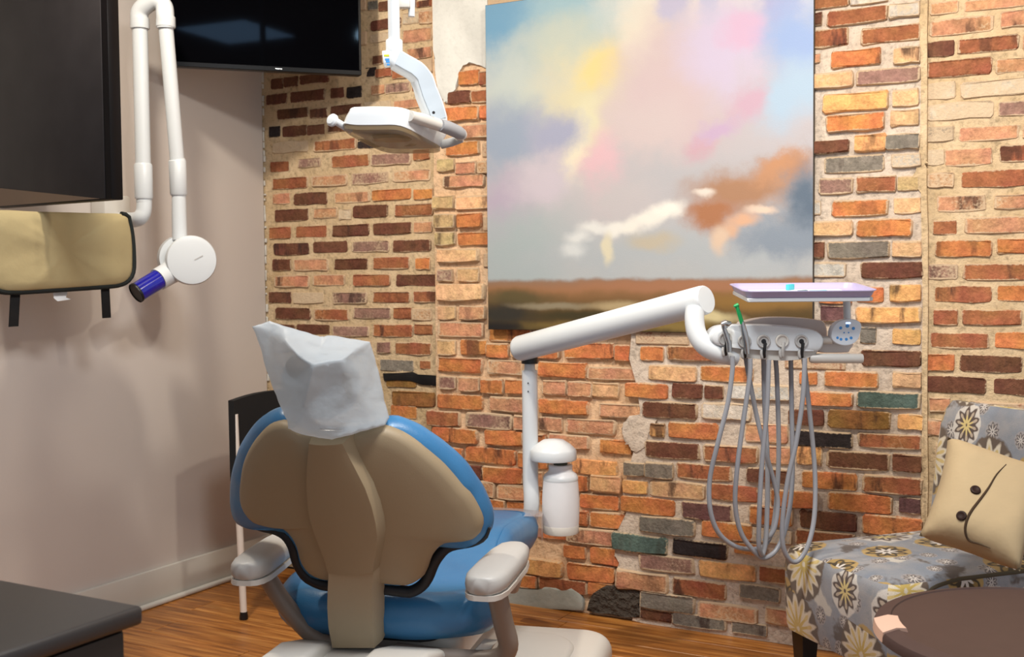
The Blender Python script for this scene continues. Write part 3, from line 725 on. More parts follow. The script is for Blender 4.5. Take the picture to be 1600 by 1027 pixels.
# dark edge trim between shell and cushion
TR = [(372,800),(386,818),(407,826),(429,829),(445,837),(457,855),(464,880),(476,901),(492,911),(508,916),(550,919),(590,921),(622,925),(643,926),(664,911),(677,882),(690,864),(706,855),(738,851),(757,842),(764,826)]
bm = bmesh.new(); tube(bm, [back_pt(p.x, p.y, 0.034) for p in resample([Vector((*back_uv(*q, 0.03), 0)) for q in TR], 70, False)], [0.004 + 0.010 * min(1, k / 12, (69 - k) / 12) for k in range(70)], 10)
finish(bm, 'edge_trim', simple('dark_edge_trim', (16, 18, 24), 0.6), chair, label='dark lower edge of the backrest')
# spine cover: widens in the middle, narrow at the fold
SPN = [(690, 482, 541), (705, 480, 549), (730, 477, 563), (760, 475, 579), (790, 477, 590), (815, 481, 596), (835, 489, 598), (855, 497, 596), (875, 505, 592), (892, 510, 589)]
bm = bmesh.new(); rings = []
for py, xl, xr in SPN:
    (u0, v0), (u1, v1) = back_uv(xl, py, -0.03, 0), back_uv(xr, py, -0.03, 0)
    ring = []
    for k in range(17):
        t = k / 16; u = u0 + (u1 - u0) * t; v = v0 + (v1 - v0) * t
        h = min(1, min(t, 1 - t) / 0.065) ** 0.5
        ring.append(back_pt(u, v, -0.014 - 0.026 * h - 0.008 * (1 - (2 * t - 1) ** 2), 0.3))
    ring += [back_pt(u1, v1, 0.01), back_pt(u0, v0, 0.01)]
    rings.append(ring)
loft(bm, rings); finish(bm, 'spine_cover', SHELL, chair, True, 50)
LOW = [(893, 506, 590), (897, 507, 591), (920, 506, 588), (950, 505, 588), (980, 507, 588), (1000, 511, 591), (1012, 513, 592)]
bm = bmesh.new(); rings = []
for py, xl, xr in LOW:
    (u0, v0), (u1, v1) = back_uv(xl, py, -0.03, 0), back_uv(xr, py, -0.03, 0)
    ring = []
    for k in range(13):
        t = k / 12; u = u0 + (u1 - u0) * t; v = v0 + (v1 - v0) * t; h = min(1, min(t, 1 - t) / 0.07) ** 0.5
        ring.append(back_pt(u, v, -0.004 - 0.028 * h, 0))
    ring += [back_pt(u1, v1, 0.03, 0), back_pt(u0, v0, 0.03, 0)]
    rings.append(ring)
loft(bm, rings); finish(bm, 'back_support_arm', simple('light_beige_plastic', (160, 144, 118), 0.5, var=0.03, bump=0.2, bscale=420, bdist=0.001), chair, True, 50)
# headrest pad with its steel slide
mkbox('headrest_slide', STEEL, chair, (-0.03, 0.03, -0.006, 0.006, 0.44, 0.53), 0.003, mtx=Matrix.Translation(HG) @ Matrix.Rotation(REC, 4, 'X') @ Matrix.Translation((0.012, 0.0, 0)))
bm = bmesh.new(); prism(bm, rrect(0.165, 0.15, 0.05, 6), -0.025, 0.03, 0.022, 4)
HM = Matrix.Translation(HG) @ Matrix.Rotation(REC - radians(8), 4, 'X') @ Matrix.Translation((-0.045, 0.03, 0.60)) @ Matrix.Rotation(radians(90), 4, 'X')
bmesh.ops.transform(bm, matrix=HM, verts=bm.verts); finish(bm, 'headrest', simple('taupe_headrest_vinyl', (120, 108, 92), 0.5), chair)

# seat cushion: hips wide, tapering to the toe end
SO = [(-0.250, 0.09), (-0.262, 0.17), (-0.25, 0.30), (-0.222, 0.50), (-0.215, 0.80), (-0.205, 1.00), (-0.17, 1.055), (-0.05, 1.075), (0.10, 1.07), (0.185, 1.055), (0.222, 1.0), (0.232, 0.80), (0.250, 0.50), (0.292, 0.30), (0.305, 0.18), (0.285, 0.09), (0.20, 0.035), (0.08, 0.012), (-0.08, 0.012), (-0.19, 0.035)]
O = resample([Vector((*p, 0)) for p in SO], 100)
def seat_z(p):
    y = p.y
    return 0.485 + 0.030 * math.exp(-((y - 0.62) / 0.22) ** 2) - 0.012 * math.exp(-(y / 0.25) ** 2) - 0.03 * max(0, y - 0.8) 
bm = bmesh.new(); rings = []
for s, dz in [(0.0, 0.0), (0.4, 0.0), (0.72, -0.001), (0.84, -0.003), (0.855, -0.007), (0.87, -0.003), (0.93, -0.010), (0.975, -0.026), (1.0, -0.055), (0.992, -0.085), (0.95, -0.108), (0.86, -0.118), (0.5, -0.12), (0.0, -0.12)]:
    rings.append([Vector((p.x * s, 0.45 + (p.y - 0.45) * s, seat_z(Vector((p.x * s, 0.45 + (p.y - 0.45) * s, 0))) + dz)) for p in O])
loft(bm, rings, cap=False); bmesh.ops.remove_doubles(bm, verts=bm.verts, dist=1e-5)
for v in bm.verts: v.co.z += 0.005 * noise.noise(v.co * 9)
seat = finish(bm, 'seat_cushion', VINYL, chair, True, 60, label='blue vinyl seat and leg cushion')
# clear sleeve over the toe end
SOt = [p for p in O if p.y > 0.93]
SOt.sort(key=lambda p: math.atan2(p.y - 0.9, -p.x))
bm = bmesh.new(); top = [Vector((p.x * 1.05, 0.9 + (p.y - 0.9) * 1.20, seat_z(p) - 0.015)) for p in SOt]; low = [Vector((q.x, q.y, q.z - 0.085)) for q in top]
inn = [Vector((p.x * 0.9, p.y - 0.09, seat_z(p) + 0.006)) for p in SOt]
loft(bm, [inn, top, low], cap=False, closed=False)
ts_ = finish(bm, 'toe_sleeve', CLEAR, None); ts_.matrix_world = CI.inverted()
tag(ts_, 'clear plastic protective sleeve over the foot end of the blue seat', 'plastic cover')
# armrests
def armrest(side, tip, far, zt, wid):
    a, b = on_lz(*tip, zt), on_lz(*far, zt); d = (b - a); L = d.length; d.normalize()
    n = Vector((d.y, -d.x, 0)); out = []
    for t, w in [(-0.02, .35), (0.0, .62), (0.05, .84), (0.15, .98), (0.4, 1.0), (0.75, .95), (0.92, .8), (0.985, .55), (1.0, .3)]:
        c = a + d * (L * t); ring = []
        for k in range(20):
            q = 2 * pi * k / 20; cx, cz = cos(q), sin(q)
            sx = math.copysign(abs(cx) ** 0.65, cx); sz = math.copysign(abs(cz) ** 0.65, cz)
            ring.append(c + n * (sx * wid / 2 * w) + Vector((0, 0, sz * 0.026 * (0.55 + 0.45 * w) - 0.026)))
        out.append(ring)
    bm = bmesh.new(); loft(bm, out); arm = finish(bm, 'armrest', GREYP, chair, True, 60)
    out2 = [[Vector((p.x, p.y, 0)) + Vector((0, 0, zt - 0.058 + (0.012 if p.z > zt - 0.026 else 0.0))) for p in r] for r in out]
    bm = bmesh.new(); loft(bm, out2); finish(bm, 'armrest_base', WHITE2, arm, True, 40)
    return a, b
aR = armrest(1, (752, 898), (806, 842), 0.575, 0.100)
aL = armrest(-1, (382, 876), (452, 826), 0.575, 0.095)
p0 = aR[0].lerp(aR[1], 0.35) - Vector((0, 0, 0.05))
mktube('armrest_post', TAUPE, chair, [p0, on_lz(790, 945, 0.44), on_lz(797, 965, 0.40), on_lz(775, 976, 0.385), on_lz(720, 975, 0.385), (0.10, 0.22, 0.37)], [0.026, 0.026, 0.027, 0.026, 0.024, 0.024], 14) if False else None
bm = bmesh.new(); pts = catmull([p0, p0 + Vector((0.012, 0.03, -0.10)), p0 + Vector((0.018, 0.05, -0.165)), p0 + Vector((-0.02, 0.06, -0.20)), p0 + Vector((-0.13, 0.06, -0.205)), p0 + Vector((-0.26, 0.06, -0.20))], 5)
tube(bm, pts, 0.024, 14); finish(bm, 'armrest_post', TAUPE, chair)
p1 = aL[0].lerp(aL[1], 0.35) - Vector((0, 0, 0.05))
bm = bmesh.new(); pts = catmull([p1, p1 + Vector((0.05, 0.02, -0.09)), p1 + Vector((0.11, 0.04, -0.165)), p1 + Vector((0.17, 0.05, -0.19)), p1 + Vector((0.26, 0.06, -0.19))], 5)
tube(bm, pts, 0.022, 14); finish(bm, 'armrest_post', TAUPE, chair)
# lift structure under the seat
bm = bmesh.new(); prism(bm, rrect(0.40, 0.34, 0.05, 5, 0.02, 0.26), 0.30, 0.358, 0.012, 3); finish(bm, 'seat_frame', WHITE2, chair)
bm = bmesh.new(); prism(bm, rrect(0.30, 0.30, 0.04, 5, 0.02, 0.21), 0.352, 0.372, 0.004, 2); finish(bm, 'seat_plate', BLACKP, chair)
for sx, nm in ((-1, 'side_cover'), (1, 'side_cover')):
    bm = bmesh.new(); rings = []
    xs = (-0.175, -0.065) if sx < 0 else (0.055, 0.20)
    prof = [(-0.20, 0.18), (-0.20, 0.355), (-0.17, 0.375), (-0.07, 0.375), (0.03, 0.350), (0.12, 0.30), (0.24, 0.30), (0.24, 0.18)]
    prism(bm, prof, xs[0], xs[1], 0.016, 4, Matrix(((0, 0, 1, 0), (1, 0, 0, 0), (0, 1, 0, 0), (0, 0, 0, 1))))
    finish(bm, nm, WHITE2, chair, True, 45)
bm = bmesh.new(); prism(bm, [(-0.17, 0.18), (-0.19, 0.325), (-0.175, 0.341), (0.03, 0.345), (0.03, 0.18)], -0.075, 0.065, 0.006, 2, Matrix(((0, 0, 1, 0), (1, 0, 0, 0), (0, 1, 0, 0), (0, 0, 0, 1))))
hub = finish(bm, 'hinge_housing', WHITE2, chair)
# small blue maker's mark on the housing
for k, (dx, w) in enumerate(((-0.014, 0.008), (-0.004, 0.007), (0.005, 0.008), (0.014, 0.006))):
    mkbox('logo_mark', BTN, hub, (0.0 + dx - w / 2, 0.0 + dx + w / 2, -0.158, -0.153 + 0.006 * (k % 2), 0.3412, 0.3426))
bm = bmesh.new(); tube(bm, [(0.02, 0.10, 0.31), (0.02, 0.30, 0.22), (0.04, 0.50, 0.12)], 0.07, 20); finish(bm, 'lift_arm', WHITE2, chair)
bm = bmesh.new(); prism(bm, [(0.28, 0.36), (0.315, 0.36), (0.20, 0.18), (0.12, 0.18)], 0.06, 0.10, 0.006, 2, Matrix(((1, 0, 0, 0), (0, 0, 1, 0), (0, 1, 0, 0), (0, 0, 0, 1)))); finish(bm, 'seat_bracket', WHITE2, chair)
# floor base: two rounded covers with a seam between them
def base_slab(name, w, d, r, cx, cy, z1, mat, bev=0.035, z0=0.03):
    rings = [[Vector((x, y, z0)) for x, y in rrect(w, d, r, 8, cx, cy)]]
    for k in range(7):
        a = radians(15 * k); i = bev * (1 - cos(a))
        rings.append([Vector((x, y, z1 - bev + bev * sin(a))) for x, y in rrect(w - 2 * i, d - 2 * i, max(.02, r - i), 8, cx, cy)])
    rings.append([Vector((x, y, z1 + .004)) for x, y in rrect(w * .5, d * .5, r * .5, 8, cx, cy)])
    bm = bmesh.new(); loft(bm, rings); return finish(bm, name, mat, chair, True, 60)
q = on_lz(960, 990, 0.13); q2 = on_lz(845, 961, 0.13); q3 = on_lz(740, 953, 0.13)
base_slab('base_cover', 0.74, 0.46, 0.10, q.x - 0.37, q.y - 0.19, 0.135, WHITE2, 0.045)
s1, s2 = on_lz(740, 979, 0.145), on_lz(895, 1006, 0.145)
base_slab('base_cover', 0.66, 0.62, 0.12, s2.x - 0.32, s1.y - 0.325, 0.150, WHITE2, 0.02)
bm = bmesh.new(); prism(bm, [tuple(p) for p in rrect(0.70, 0.42, 0.09, 6, q.x - 0.37, q.y - 0.19)], 0.0, 0.05); finish(bm, 'base_plate', TAUPE, chair)
bm = bmesh.new(); prism(bm, [tuple(p) for p in rrect(0.60, 0.56, 0.10, 6, s2.x - 0.32, s1.y - 0.325)], 0.0, 0.05); finish(bm, 'base_plate', TAUPE, chair)

# ------------------------------------------------------------------ crumpled cover on the headrest
BO = [(393,512,2.46),(408,507,2.46),(422,503,2.46),(445,510,2.44),(470,517,2.43),(490,523,2.42),(503,527,2.42),(514,523,2.42),(545,529,2.43),(577,535,2.45),(583,552,2.46),(588,570,2.47),(594,598,2.47),(600,625,2.47),(607,652,2.46),(600,664,2.44),(580,671,2.42),(560,676,2.41),(538,682,2.40),(517,686,2.40),(503,685,2.40),(490,683,2.40),(462,676,2.42),(449,668,2.43),(447,656,2.44),(440,640,2.45),(430,618,2.46),(420,594,2.46),(408,555,2.46)]
BI = [(442,528,2.40),(455,544,2.375),(470,560,2.355),(488.5,571,2.335),(510,566,2.35),(535,563,2.36),(556,546,2.40),(424,520,2.44),(425,560,2.435),(440,600,2.42),(452,640,2.41),(480,610,2.352),(473,640,2.37),(466,664,2.39),(458,580,2.40),(505,610,2.375),(520,645,2.385),(545,600,2.385),(566,556,2.425),(568,590,2.42),(567,625,2.415),(574,650,2.42),(592,648,2.44),(583,600,2.45),(540,665,2.40),(505,670,2.385),(500,547,2.385),(470,535,2.40),(525,545,2.395)]
BO = [(502 + (a - 502) * 1.025, 596 + (b - 596) * 1.035, c) for a, b, c in BO]
nb = len(BO)
V2 = [Vector((a, b)) for a, b, _ in BO] + [Vector((a, b)) for a, b, _ in BI]
def bi(i): return nb + i
ED = [(i, (i + 1) % nb) for i in range(nb)] + [(bi(0), bi(1)), (bi(1), bi(2)), (bi(2), bi(3)), (bi(3), bi(4)), (bi(4), bi(5)), (bi(5), bi(6)), (bi(3), bi(11)), (bi(11), bi(12)), (bi(12), bi(13)), (bi(18), bi(19)), (bi(19), bi(20)), (bi(20), bi(21)), (7, bi(26)), (bi(26), bi(3))]
vv, ee, ff, _, _, _ = delaunay_2d_cdt(V2, ED, [], 1, 0.01)
zz = {i: z for i, (_, _, z) in enumerate(BO + BI)}
bm = bmesh.new(); vs = []; vf = []
for i, p in enumerate(vv):
    j = min(range(len(V2)), key=lambda k: (V2[k] - p).length)
    vs.append(bm.verts.new(dep(p.x, p.y, zz[j])))
for f in ff: bm.faces.new([vs[i] for i in f])
# far sheet, bulging over the pad
idx = {}
for i, p in enumerate(vv):
    j = min(range(len(V2)), key=lambda k: (V2[k] - p).length)
    if j < nb: idx[i] = vs[i]
    else: idx[i] = bm.verts.new(dep(p.x, p.y, zz[j]) + FWD * (0.10 + 0.35 * (2.46 - zz[j])))
for f in ff: bm.faces.new([idx[i] for i in f][::-1])
bm.verts.index_update(); cpairs = [(vs[a].index, vs[b].index) for a, b in ED[nb:] if a < len(vs) and b < len(vs)]
cl_ = bm.edges.layers.float.new('crease_edge'); bm.verts.ensure_lookup_table()
for a, b in cpairs:
    e = bm.edges.get((bm.verts[a], bm.verts[b]))
    if e: e[cl_] = 0.95
for e in bm.edges:
    if len({f for f in e.link_faces}) == 2 and e[cl_] == 0:
        a, b = e.verts; e[cl_] = 0.35
vcl = bm.verts.layers.float.new('crease_vert'); bm.verts.ensure_lookup_table()
for i in (0, 2, 6, 9, 14, 15, 19, 23):
    bm.verts[i][vcl] = 0.9
bag = finish(bm, 'headrest_cover', BAG, None, True, 180)
md = bag.modifiers.new('sub', 'SUBSURF'); md.levels = 3; md.render_levels = 3
tag(bag, 'crumpled white disposable plastic cover over the dental chair headrest', 'headrest cover')

# ================================================================== delivery unit
du = thing('dental_delivery_unit', 'white dental delivery unit with jointed arm, control pad and hanging hoses', 'dental unit')
def T(px, py, Z): return dep(px, py, Z)
ZP = 3.68
ptop, pbot = T(826, 562, ZP), T(831, 815, ZP)
ptop.x, ptop.y = (ptop.x + pbot.x) / 2, (ptop.y + pbot.y) / 2; pbot.x, pbot.y = ptop.x, ptop.y
qb = on_z(800, 905, 0.16)
mktube('support_post', WHITE, du, catmull([chair.matrix_world @ Vector((0, 0, 0)) if False else Vector((qb.x, qb.y, 0.13)), Vector((qb.x, qb.y, 0.13)).lerp(pbot, 0.45), Vector((pbot.x, pbot.y, pbot.z + 0.02)), Vector((pbot.x, pbot.y, pbot.z + 0.14))], 6) + [Vector((pbot.x, pbot.y, ptop.z - 0.035))], 0.0255, 20)
mktube('post_tip', WHITE, du, [Vector((ptop.x, ptop.y, ptop.z - 0.04)), Vector((ptop.x, ptop.y, ptop.z - 0.03)), Vector((ptop.x, ptop.y, ptop.z + 0.01))], [0.0255, 0.018, 0.017], 20)
for k in range(2):
    s_ = Vector((ptop.x, ptop.y, ptop.z - 0.075 - 0.027 * k)) - FWD * 0.0255 - RGT * 0.006
    mklathe('screw_hole', BLACKP, du, [(0, 0), (0.0022, 0), (0.0022, 0.002), (0, 0.002)], 10, axis_m(s_, -FWD))
A0, A1 = T(808, 546, 3.66), T(1104, 468, 3.12)
ax = (A1 - A0).normalized(); La = (A1 - A0).length; ra = 0.0415
prof = [(0, 0), (ra * .7, 0.001), (ra * .93, 0.007), (ra, 0.016), (ra, La * .5), (ra, La - 0.014), (ra * .97, La - 0.004), (ra * .9, La), (0, La + 0.001)]
bm = bmesh.new(); lathe(bm, prof, 36, axis_m(A0, ax)); finish(bm, 'flex_arm', WHITE, du, True, 40, label='thick white cylindrical counterbalance arm')
mktube('arm_joint', BLACKP, du, [Vector((ptop.x, ptop.y, ptop.z - 0.012)), Vector((ptop.x, ptop.y, ptop.z + 0.012))], 0.027, 18)
# goose-neck from arm to head
e0 = T(1086, 488, 3.10); zr = Vector((0, 0, 1))
mktube('goose_neck', WHITE, du, [T(1086, 482, 3.12), T(1085, 500, 3.11), T(1089, 522, 3.10), T(1102, 541, 3.09), T(1124, 552, 3.09), T(1150, 557, 3.10)], 0.027, 20, 6)
mktube('arm_joint', BLACKP, du, [T(1080, 496, 3.118), T(1086, 493, 3.118)], 0.020, 12)
# control head: its own frame facing the room
ZH = 3.06
hc = T(1200, 535, ZH); PXM = ZH / FPX
tilt = radians(14)
HMx = Matrix.Translation(hc) @ Matrix.Rotation(_y, 4, 'Z') @ Matrix.Rotation(-tilt * 0, 4, 'X')
def hp(px, py, d=0.0): return HMx @ Vector(((px - 1200) * PXM, d, -(py - 535) * PXM))
def head_ring(pts, d, s=1.0, c=(1200, 535)): return [hp(c[0] + (x - c[0]) * s, c[1] + (y - c[1]) * s, d) for x, y in pts]
HO = [(1110, 529), (1112, 519), (1122, 511), (1140, 508), (1165, 507.5), (1195, 508), (1230, 510), (1260, 513.5), (1278, 519), (1287, 528), (1288, 537), (1284, 546), (1274, 550), (1240, 549.5), (1200, 548), (1160, 545.5), (1135, 542), (1118, 538)]
O = [Vector((a, b, 0)) for a, b in HO]; O = [(p.x, p.y) for p in resample(O, 72)]
bm = bmesh.new()
loft(bm, [head_ring(O, 0.10, .9), head_ring(O, 0.10, .96), head_ring(O, 0.08, 1.0), head_ring(O, 0.012, 1.0), head_ring(O, 0.003, .985), head_ring(O, 0.0, .95), head_ring(O, 0.0, .5)])
head = finish(bm, 'control_head', WHITE, du, True, 50)
# lower lip with a slot for each holder
LO = [(1124, 541), (1160, 545), (1200, 548), (1240, 549.5), (1274, 550), (1284, 547), (1276, 556), (1262, 562), (1230, 565), (1200, 563), (1160, 559), (1132, 553)]
O2 = [(p.x, p.y) for p in resample([Vector((a, b, 0)) for a, b in LO], 60)]
bm = bmesh.new(); c2 = (1205, 553)
loft(bm, [head_ring(O2, 0.10, .9, c2), head_ring(O2, 0.095, 1.0, c2), head_ring(O2, 0.02, 1.0, c2), head_ring(O2, 0.012, .96, c2)])
finish(bm, 'control_head_lip', WHITE2, du, True, 50)
HOLD = [(1133, 529), (1163, 533), (1193, 533.5), (1222, 533), (1252, 534)]
for i, (hx, hy) in enumerate(HOLD):
    m = axis_m(hp(hx, hy, -0.001), HMx.to_3x3() @ Vector((0, -1, 0)))
    bm = bmesh.new(); lathe(bm, [(0, 0.0015), (0.0115, 0.0015), (0.0135, 0.0045), (0.0165, 0.005), (0.018, 0.003), (0.0185, 0)], 28, m)
    h = finish(bm, 'holder_cup', GREYP if i != 3 else WHITE2, du, True, 40)
    bm = bmesh.new()
    if i in (2, 4): lathe(bm, [(0, 0.003), (0.006, 0.003), (0.007, 0.001), (0.007, 0)], 16, m); finish(bm, 'holder_hole', BLACKP, h)
    else: bm.free()
    # vertical slot with a flexible lip
    bm = bmesh.new(); tube(bm, catmull([hp(hx + 2, hy + 2, -0.004), hp(hx + 1, hy + 10, -0.006), hp(hx + 0.5, hy + 18, -0.004), hp(hx + 1.5, hy + 26, -0.0)], 4), [0.0045] * 12 + [0.003], 8)
    finish(bm, 'holder_slot', BLACKP if i in (0, 1, 2, 4) else GREYP, h)
    bm = bmesh.new(); tube(bm, catmull([hp(hx - 3, hy + 13, -0.003), hp(hx - 4, hy + 19, -0.004), hp(hx - 2, hy + 28, -0.001)], 4), [0.004] * 8 + [0.0015], 8)
    finish(bm, 'holder_lip', GREYP, h)
# back plate behind the head
bm = bmesh.new(); BPn = [(1168, 512), (1185, 503), (1210, 499), (1240, 498.5), (1270, 500), (1295, 503), (1308, 508), (1312, 530), (1308, 548), (1200, 545)]
O3 = [(p.x, p.y) for p in resample([Vector((a, b, 0)) for a, b in BPn], 50)]
loft(bm, [head_ring(O3, 0.17, .97, (1240, 525)), head_ring(O3, 0.165, 1, (1240, 525)), head_ring(O3, 0.12, 1, (1240, 525)), head_ring(O3, 0.115, .97, (1240, 525))])
finish(bm, 'back_plate', simple('pale_grey_beige_plastic', (206, 196, 190), 0.45), du, True, 50)
# handle bar, touch pad with buttons
mktube('handle_bar', WHITE2, du, [hp(1268, 561.5, 0.02), hp(1271, 561.5, 0.02), hp(1349, 562.5, 0.02), hp(1351.5, 562.5, 0.02)], [0.010, 0.0135, 0.0135, 0.012], 18)
mktube('pad_link', WHITE2, du, [hp(1284, 533, 0.03), hp(1304, 533, 0.02)], 0.011, 14)
bm = bmesh.new(); PO = [(1299, 524), (1302, 512), (1311, 503.5), (1325, 500), (1339, 502), (1346, 509), (1344.5, 520), (1341, 531), (1332, 539), (1318, 541), (1306, 537), (1300, 531)]
O4 = [(p.x, p.y) for p in resample([Vector((a, b, 0)) for a, b in PO], 48)]; pc = (1323, 521)
loft(bm, [head_ring(O4, 0.05, .8, pc), head_ring(O4, 0.035, 1.0, pc), head_ring(O4, 0.006, 1.02, pc), head_ring(O4, 0.0, .98, pc), head_ring(O4, -0.001, .9, pc), head_ring(O4, 0.001, .4, pc)])
pad = finish(bm, 'touch_pad', simple('pale_pad_plastic', (212, 220, 228), 0.35), du, True, 40, label='oval control pad with blue buttons')
for bx, by, br in ((1313.5, 513.5, 2.6), (1324, 510.5, 3.0), (1333.5, 514.5, 2.6), (1308.5, 529, 2.4), (1314, 531.5, 2.4), (1322.5, 531.5, 2.4), (1330, 529.5, 2.4), (1319, 521, 1.2), (1326, 521, 1.2)):
    bm = bmesh.new(); lathe(bm, [(0, 0.0012), (br * PXM * 0.8, 0.0012), (br * PXM, 0)], 14, axis_m(hp(bx, by, 0.0 + 0.0005), HMx.to_3x3() @ Vector((0, -1, 0)))); finish(bm, 'button', BTN, pad)
t = NT('pad_indicator_light'); t.base(L4((150, 190, 255))); t.p.inputs['Emission Color'].default_value = L4((190, 210, 255)); t.p.inputs['Emission Strength'].default_value = 1.6
bm = bmesh.new(); prism(bm, rrect(0.014, 0.005, 0.0024, 4), 0, 0.0012, 0, mtx=axis_m(hp(1325, 506, 0.0005), HMx.to_3x3() @ Vector((0, -1, 0)), HMx.to_3x3() @ Vector((1, 0, 0)))); finish(bm, 'indicator_light', t.m, pad)
bm = bmesh.new(); PU = [(1290, 540), (1340, 538), (1337, 549), (1330, 554), (1285, 553)]
loft(bm, [head_ring([(p.x, p.y) for p in resample([Vector((a, b, 0)) for a, b in PU], 30)], d, s, (1312, 546)) for d, s in ((0.14, .9), (0.13, 1), (0.05, 1), (0.04, .9))]); finish(bm, 'pad_bracket', simple('pale_grey_beige_plastic', (206, 196, 190), 0.45), du, True, 50)
# tray arm and frame
mktube('tray_post', WHITE, du, [hp(1336, 508, 0.07), hp(1335, 480, 0.07), hp(1334, 462, 0.07)], 0.0105, 14)
def tp(px, py, z): return on_z(px, py, z)
zt = CAM.z - (446 - 430) / FPX * ZH
m_ = HMx.to_3x3()
tc = hp(1254, 452, 0.02); tc.z = hp(1254, 455, 0).z
TRX = radians(5); TM = Matrix.Translation(tc) @ Matrix.Rotation(_y, 4, 'Z') @ Matrix.Rotation(TRX, 4, 'X')
TW, TD = 205 * PXM, 0.225
bm = bmesh.new()
for (xa, xb, ya, yb) in ((-TW / 2 + .012, TW / 2 - .02, -TD / 2 + .012, -TD / 2 + .03), (-TW / 2 + .012, TW / 2 - .02, TD / 2 - .03, TD / 2 - .012), (-TW / 2 + .012, -TW / 2 + .03, -TD / 2 + .02, TD / 2 - .02), (TW / 2 - .045, TW / 2 - .01, -TD / 2 + .02, TD / 2 - .02)):
    box(bm, xa, xb, ya, yb, -0.020, -0.009, 0.002, 1, TM)
finish(bm, 'tray_frame', WHITE, du)
# hoses: from each holder down in a loop and back up under the head
hoses = [
 [(1143,556,-.01),(1143,580,-.01),(1136,630,-.01),(1121,690,-.01),(1109,750,0),(1110,800,0),(1125,838,.01),(1155,862,.03),(1190,868,.05),(1210,858,.07),(1222,820,.08),(1228,720,.08),(1225,600,.08),(1222,558,.08)],
 [(1171,560,-.01),(1170,590,-.01),(1160,660,-.01),(1151,730,-.01),(1149,790,0),(1160,838,.01),(1185,872,.02),(1200,880,.03),(1222,868,.05),(1240,830,.07),(1250,760,.08),(1249,660,.08),(1247,560,.08)],
 [(1200,562,-.01),(1197,640,-.01),(1190,720,-.01),(1186,790,-.01),(1186,850,0),(1190,868,.01),(1195,872,.02),(1201,850,.03),(1206,790,.05),(1207,720,.06),(1204,640,.07),(1202,560,.07)],
 [(1256,560,-.012),(1253,620,-.012),(1243,690,-.012),(1230,750,-.012),(1222,810,-.012),(1223,855,-.01),(1236,880,0),(1252,880,.01),(1268,855,.02),(1280,810,.04),(1283,740,.06),(1276,650,.07),(1266,562,.07)],
 [(1172,560,.06),(1178,600,.05),(1190,660,.05),(1204,715,.05),(1220,770,.06),(1224,800,.06),(1216,838,.05),(1200,856,.05)],
]
for hpts in hoses:
    bm = bmesh.new(); tube(bm, catmull([hp(a, b, d) for a, b, d in hpts], 8), 0.0068, 10); finish(bm, 'hose', HOSE, du, True, 60)
# handpieces resting in two holders
h1 = thing('air_water_syringe', 'small steel air-water syringe in the leftmost holder of the delivery unit', 'handpiece')
bm = bmesh.new(); tube(bm, [hp(1138, 549, -0.016), hp(1137, 535, -0.018), hp(1132, 520, -0.020), hp(1129, 512, -0.021)], [0.0075, 0.0075, 0.0068, 0.006], 14); finish(bm, 'body', STEEL, h1)
bm = bmesh.new(); tube(bm, [hp(1125, 506, -0.022), hp(1131, 504, -0.022), hp(1136, 505, -0.022), hp(1140, 503, -0.022)], [0.008, 0.0095, 0.008, 0.004], 14); hd = finish(bm, 'head', STEEL, h1)
bm = bmesh.new(); tube(bm, [hp(1130, 512, -0.021), hp(1129, 506, -0.022)], 0.0085, 12); finish(bm, 'collar', STEEL, h1)
h2 = thing('polishing_handpiece', 'steel handpiece with a bright green polishing tip in the second holder', 'handpiece')
bm = bmesh.new(); tube(bm, [hp(1166, 552, -0.016), hp(1164, 535, -0.018), hp(1161, 520, -0.020), hp(1157, 503, -0.022), hp(1155, 499, -0.022)], [0.007, 0.0085, 0.0088, 0.006, 0.005], 16); finish(bm, 'body', STEEL, h2)
bm = bmesh.new(); tube(bm, [hp(1157, 505, -0.022), hp(1153, 492, -0.023), hp(1149, 480, -0.024), hp(1148, 476, -0.024)], [0.0058, 0.0058, 0.005, 0.006], 14); tip = finish(bm, 'green_tip', GREEN, h2, label='bright green plastic tip')
bm = bmesh.new(); tube(bm, [hp(1150.5, 476, -0.024), hp(1146, 477.5, -0.026), hp(1143.5, 478, -0.027)], [0.0058, 0.005, 0.003], 12); finish(bm, 'polishing_cup', GREEN, tip)
# tray
tray = thing('instrument_tray', 'lavender plastic instrument tray on the white tray arm', 'tray', tc, _y, rot=(TRX, 0, _y))
bm = bmesh.new()
def rr3(w, d, r, z): return [Vector((x, y, z)) for x, y in rrect(w, d, r, 5)]
loft(bm, [rr3(TW * .5, TD * .5, .01, -.0085), rr3(TW - .030, TD - .030, .018, -.009), rr3(TW - .022, TD - .022, .022, -.006), rr3(TW - .010, TD - .010, .026, .007), rr3(TW, TD, .03, .009), rr3(TW, TD, .03, .0112), rr3(TW - .012, TD - .012, .026, .0105), rr3(TW - .024, TD - .024, .022, -.003), rr3(TW - .032, TD - .032, .018, -.006), rr3(TW * .5, TD * .5, .01, -.006)])
finish(bm, 'tray_pan', LAV, tray, True, 50)
lin_ = tag(mkbox('tray_liner', PAPER, None, (-TW / 2 + .05, TW / 2 - .05, -TD / 2 + .03, TD / 2 - .03, -.0058, -.0050), 0, mtx=None), 'white paper liner lying in the lavender tray', 'paper'); lin_.matrix_world = TM
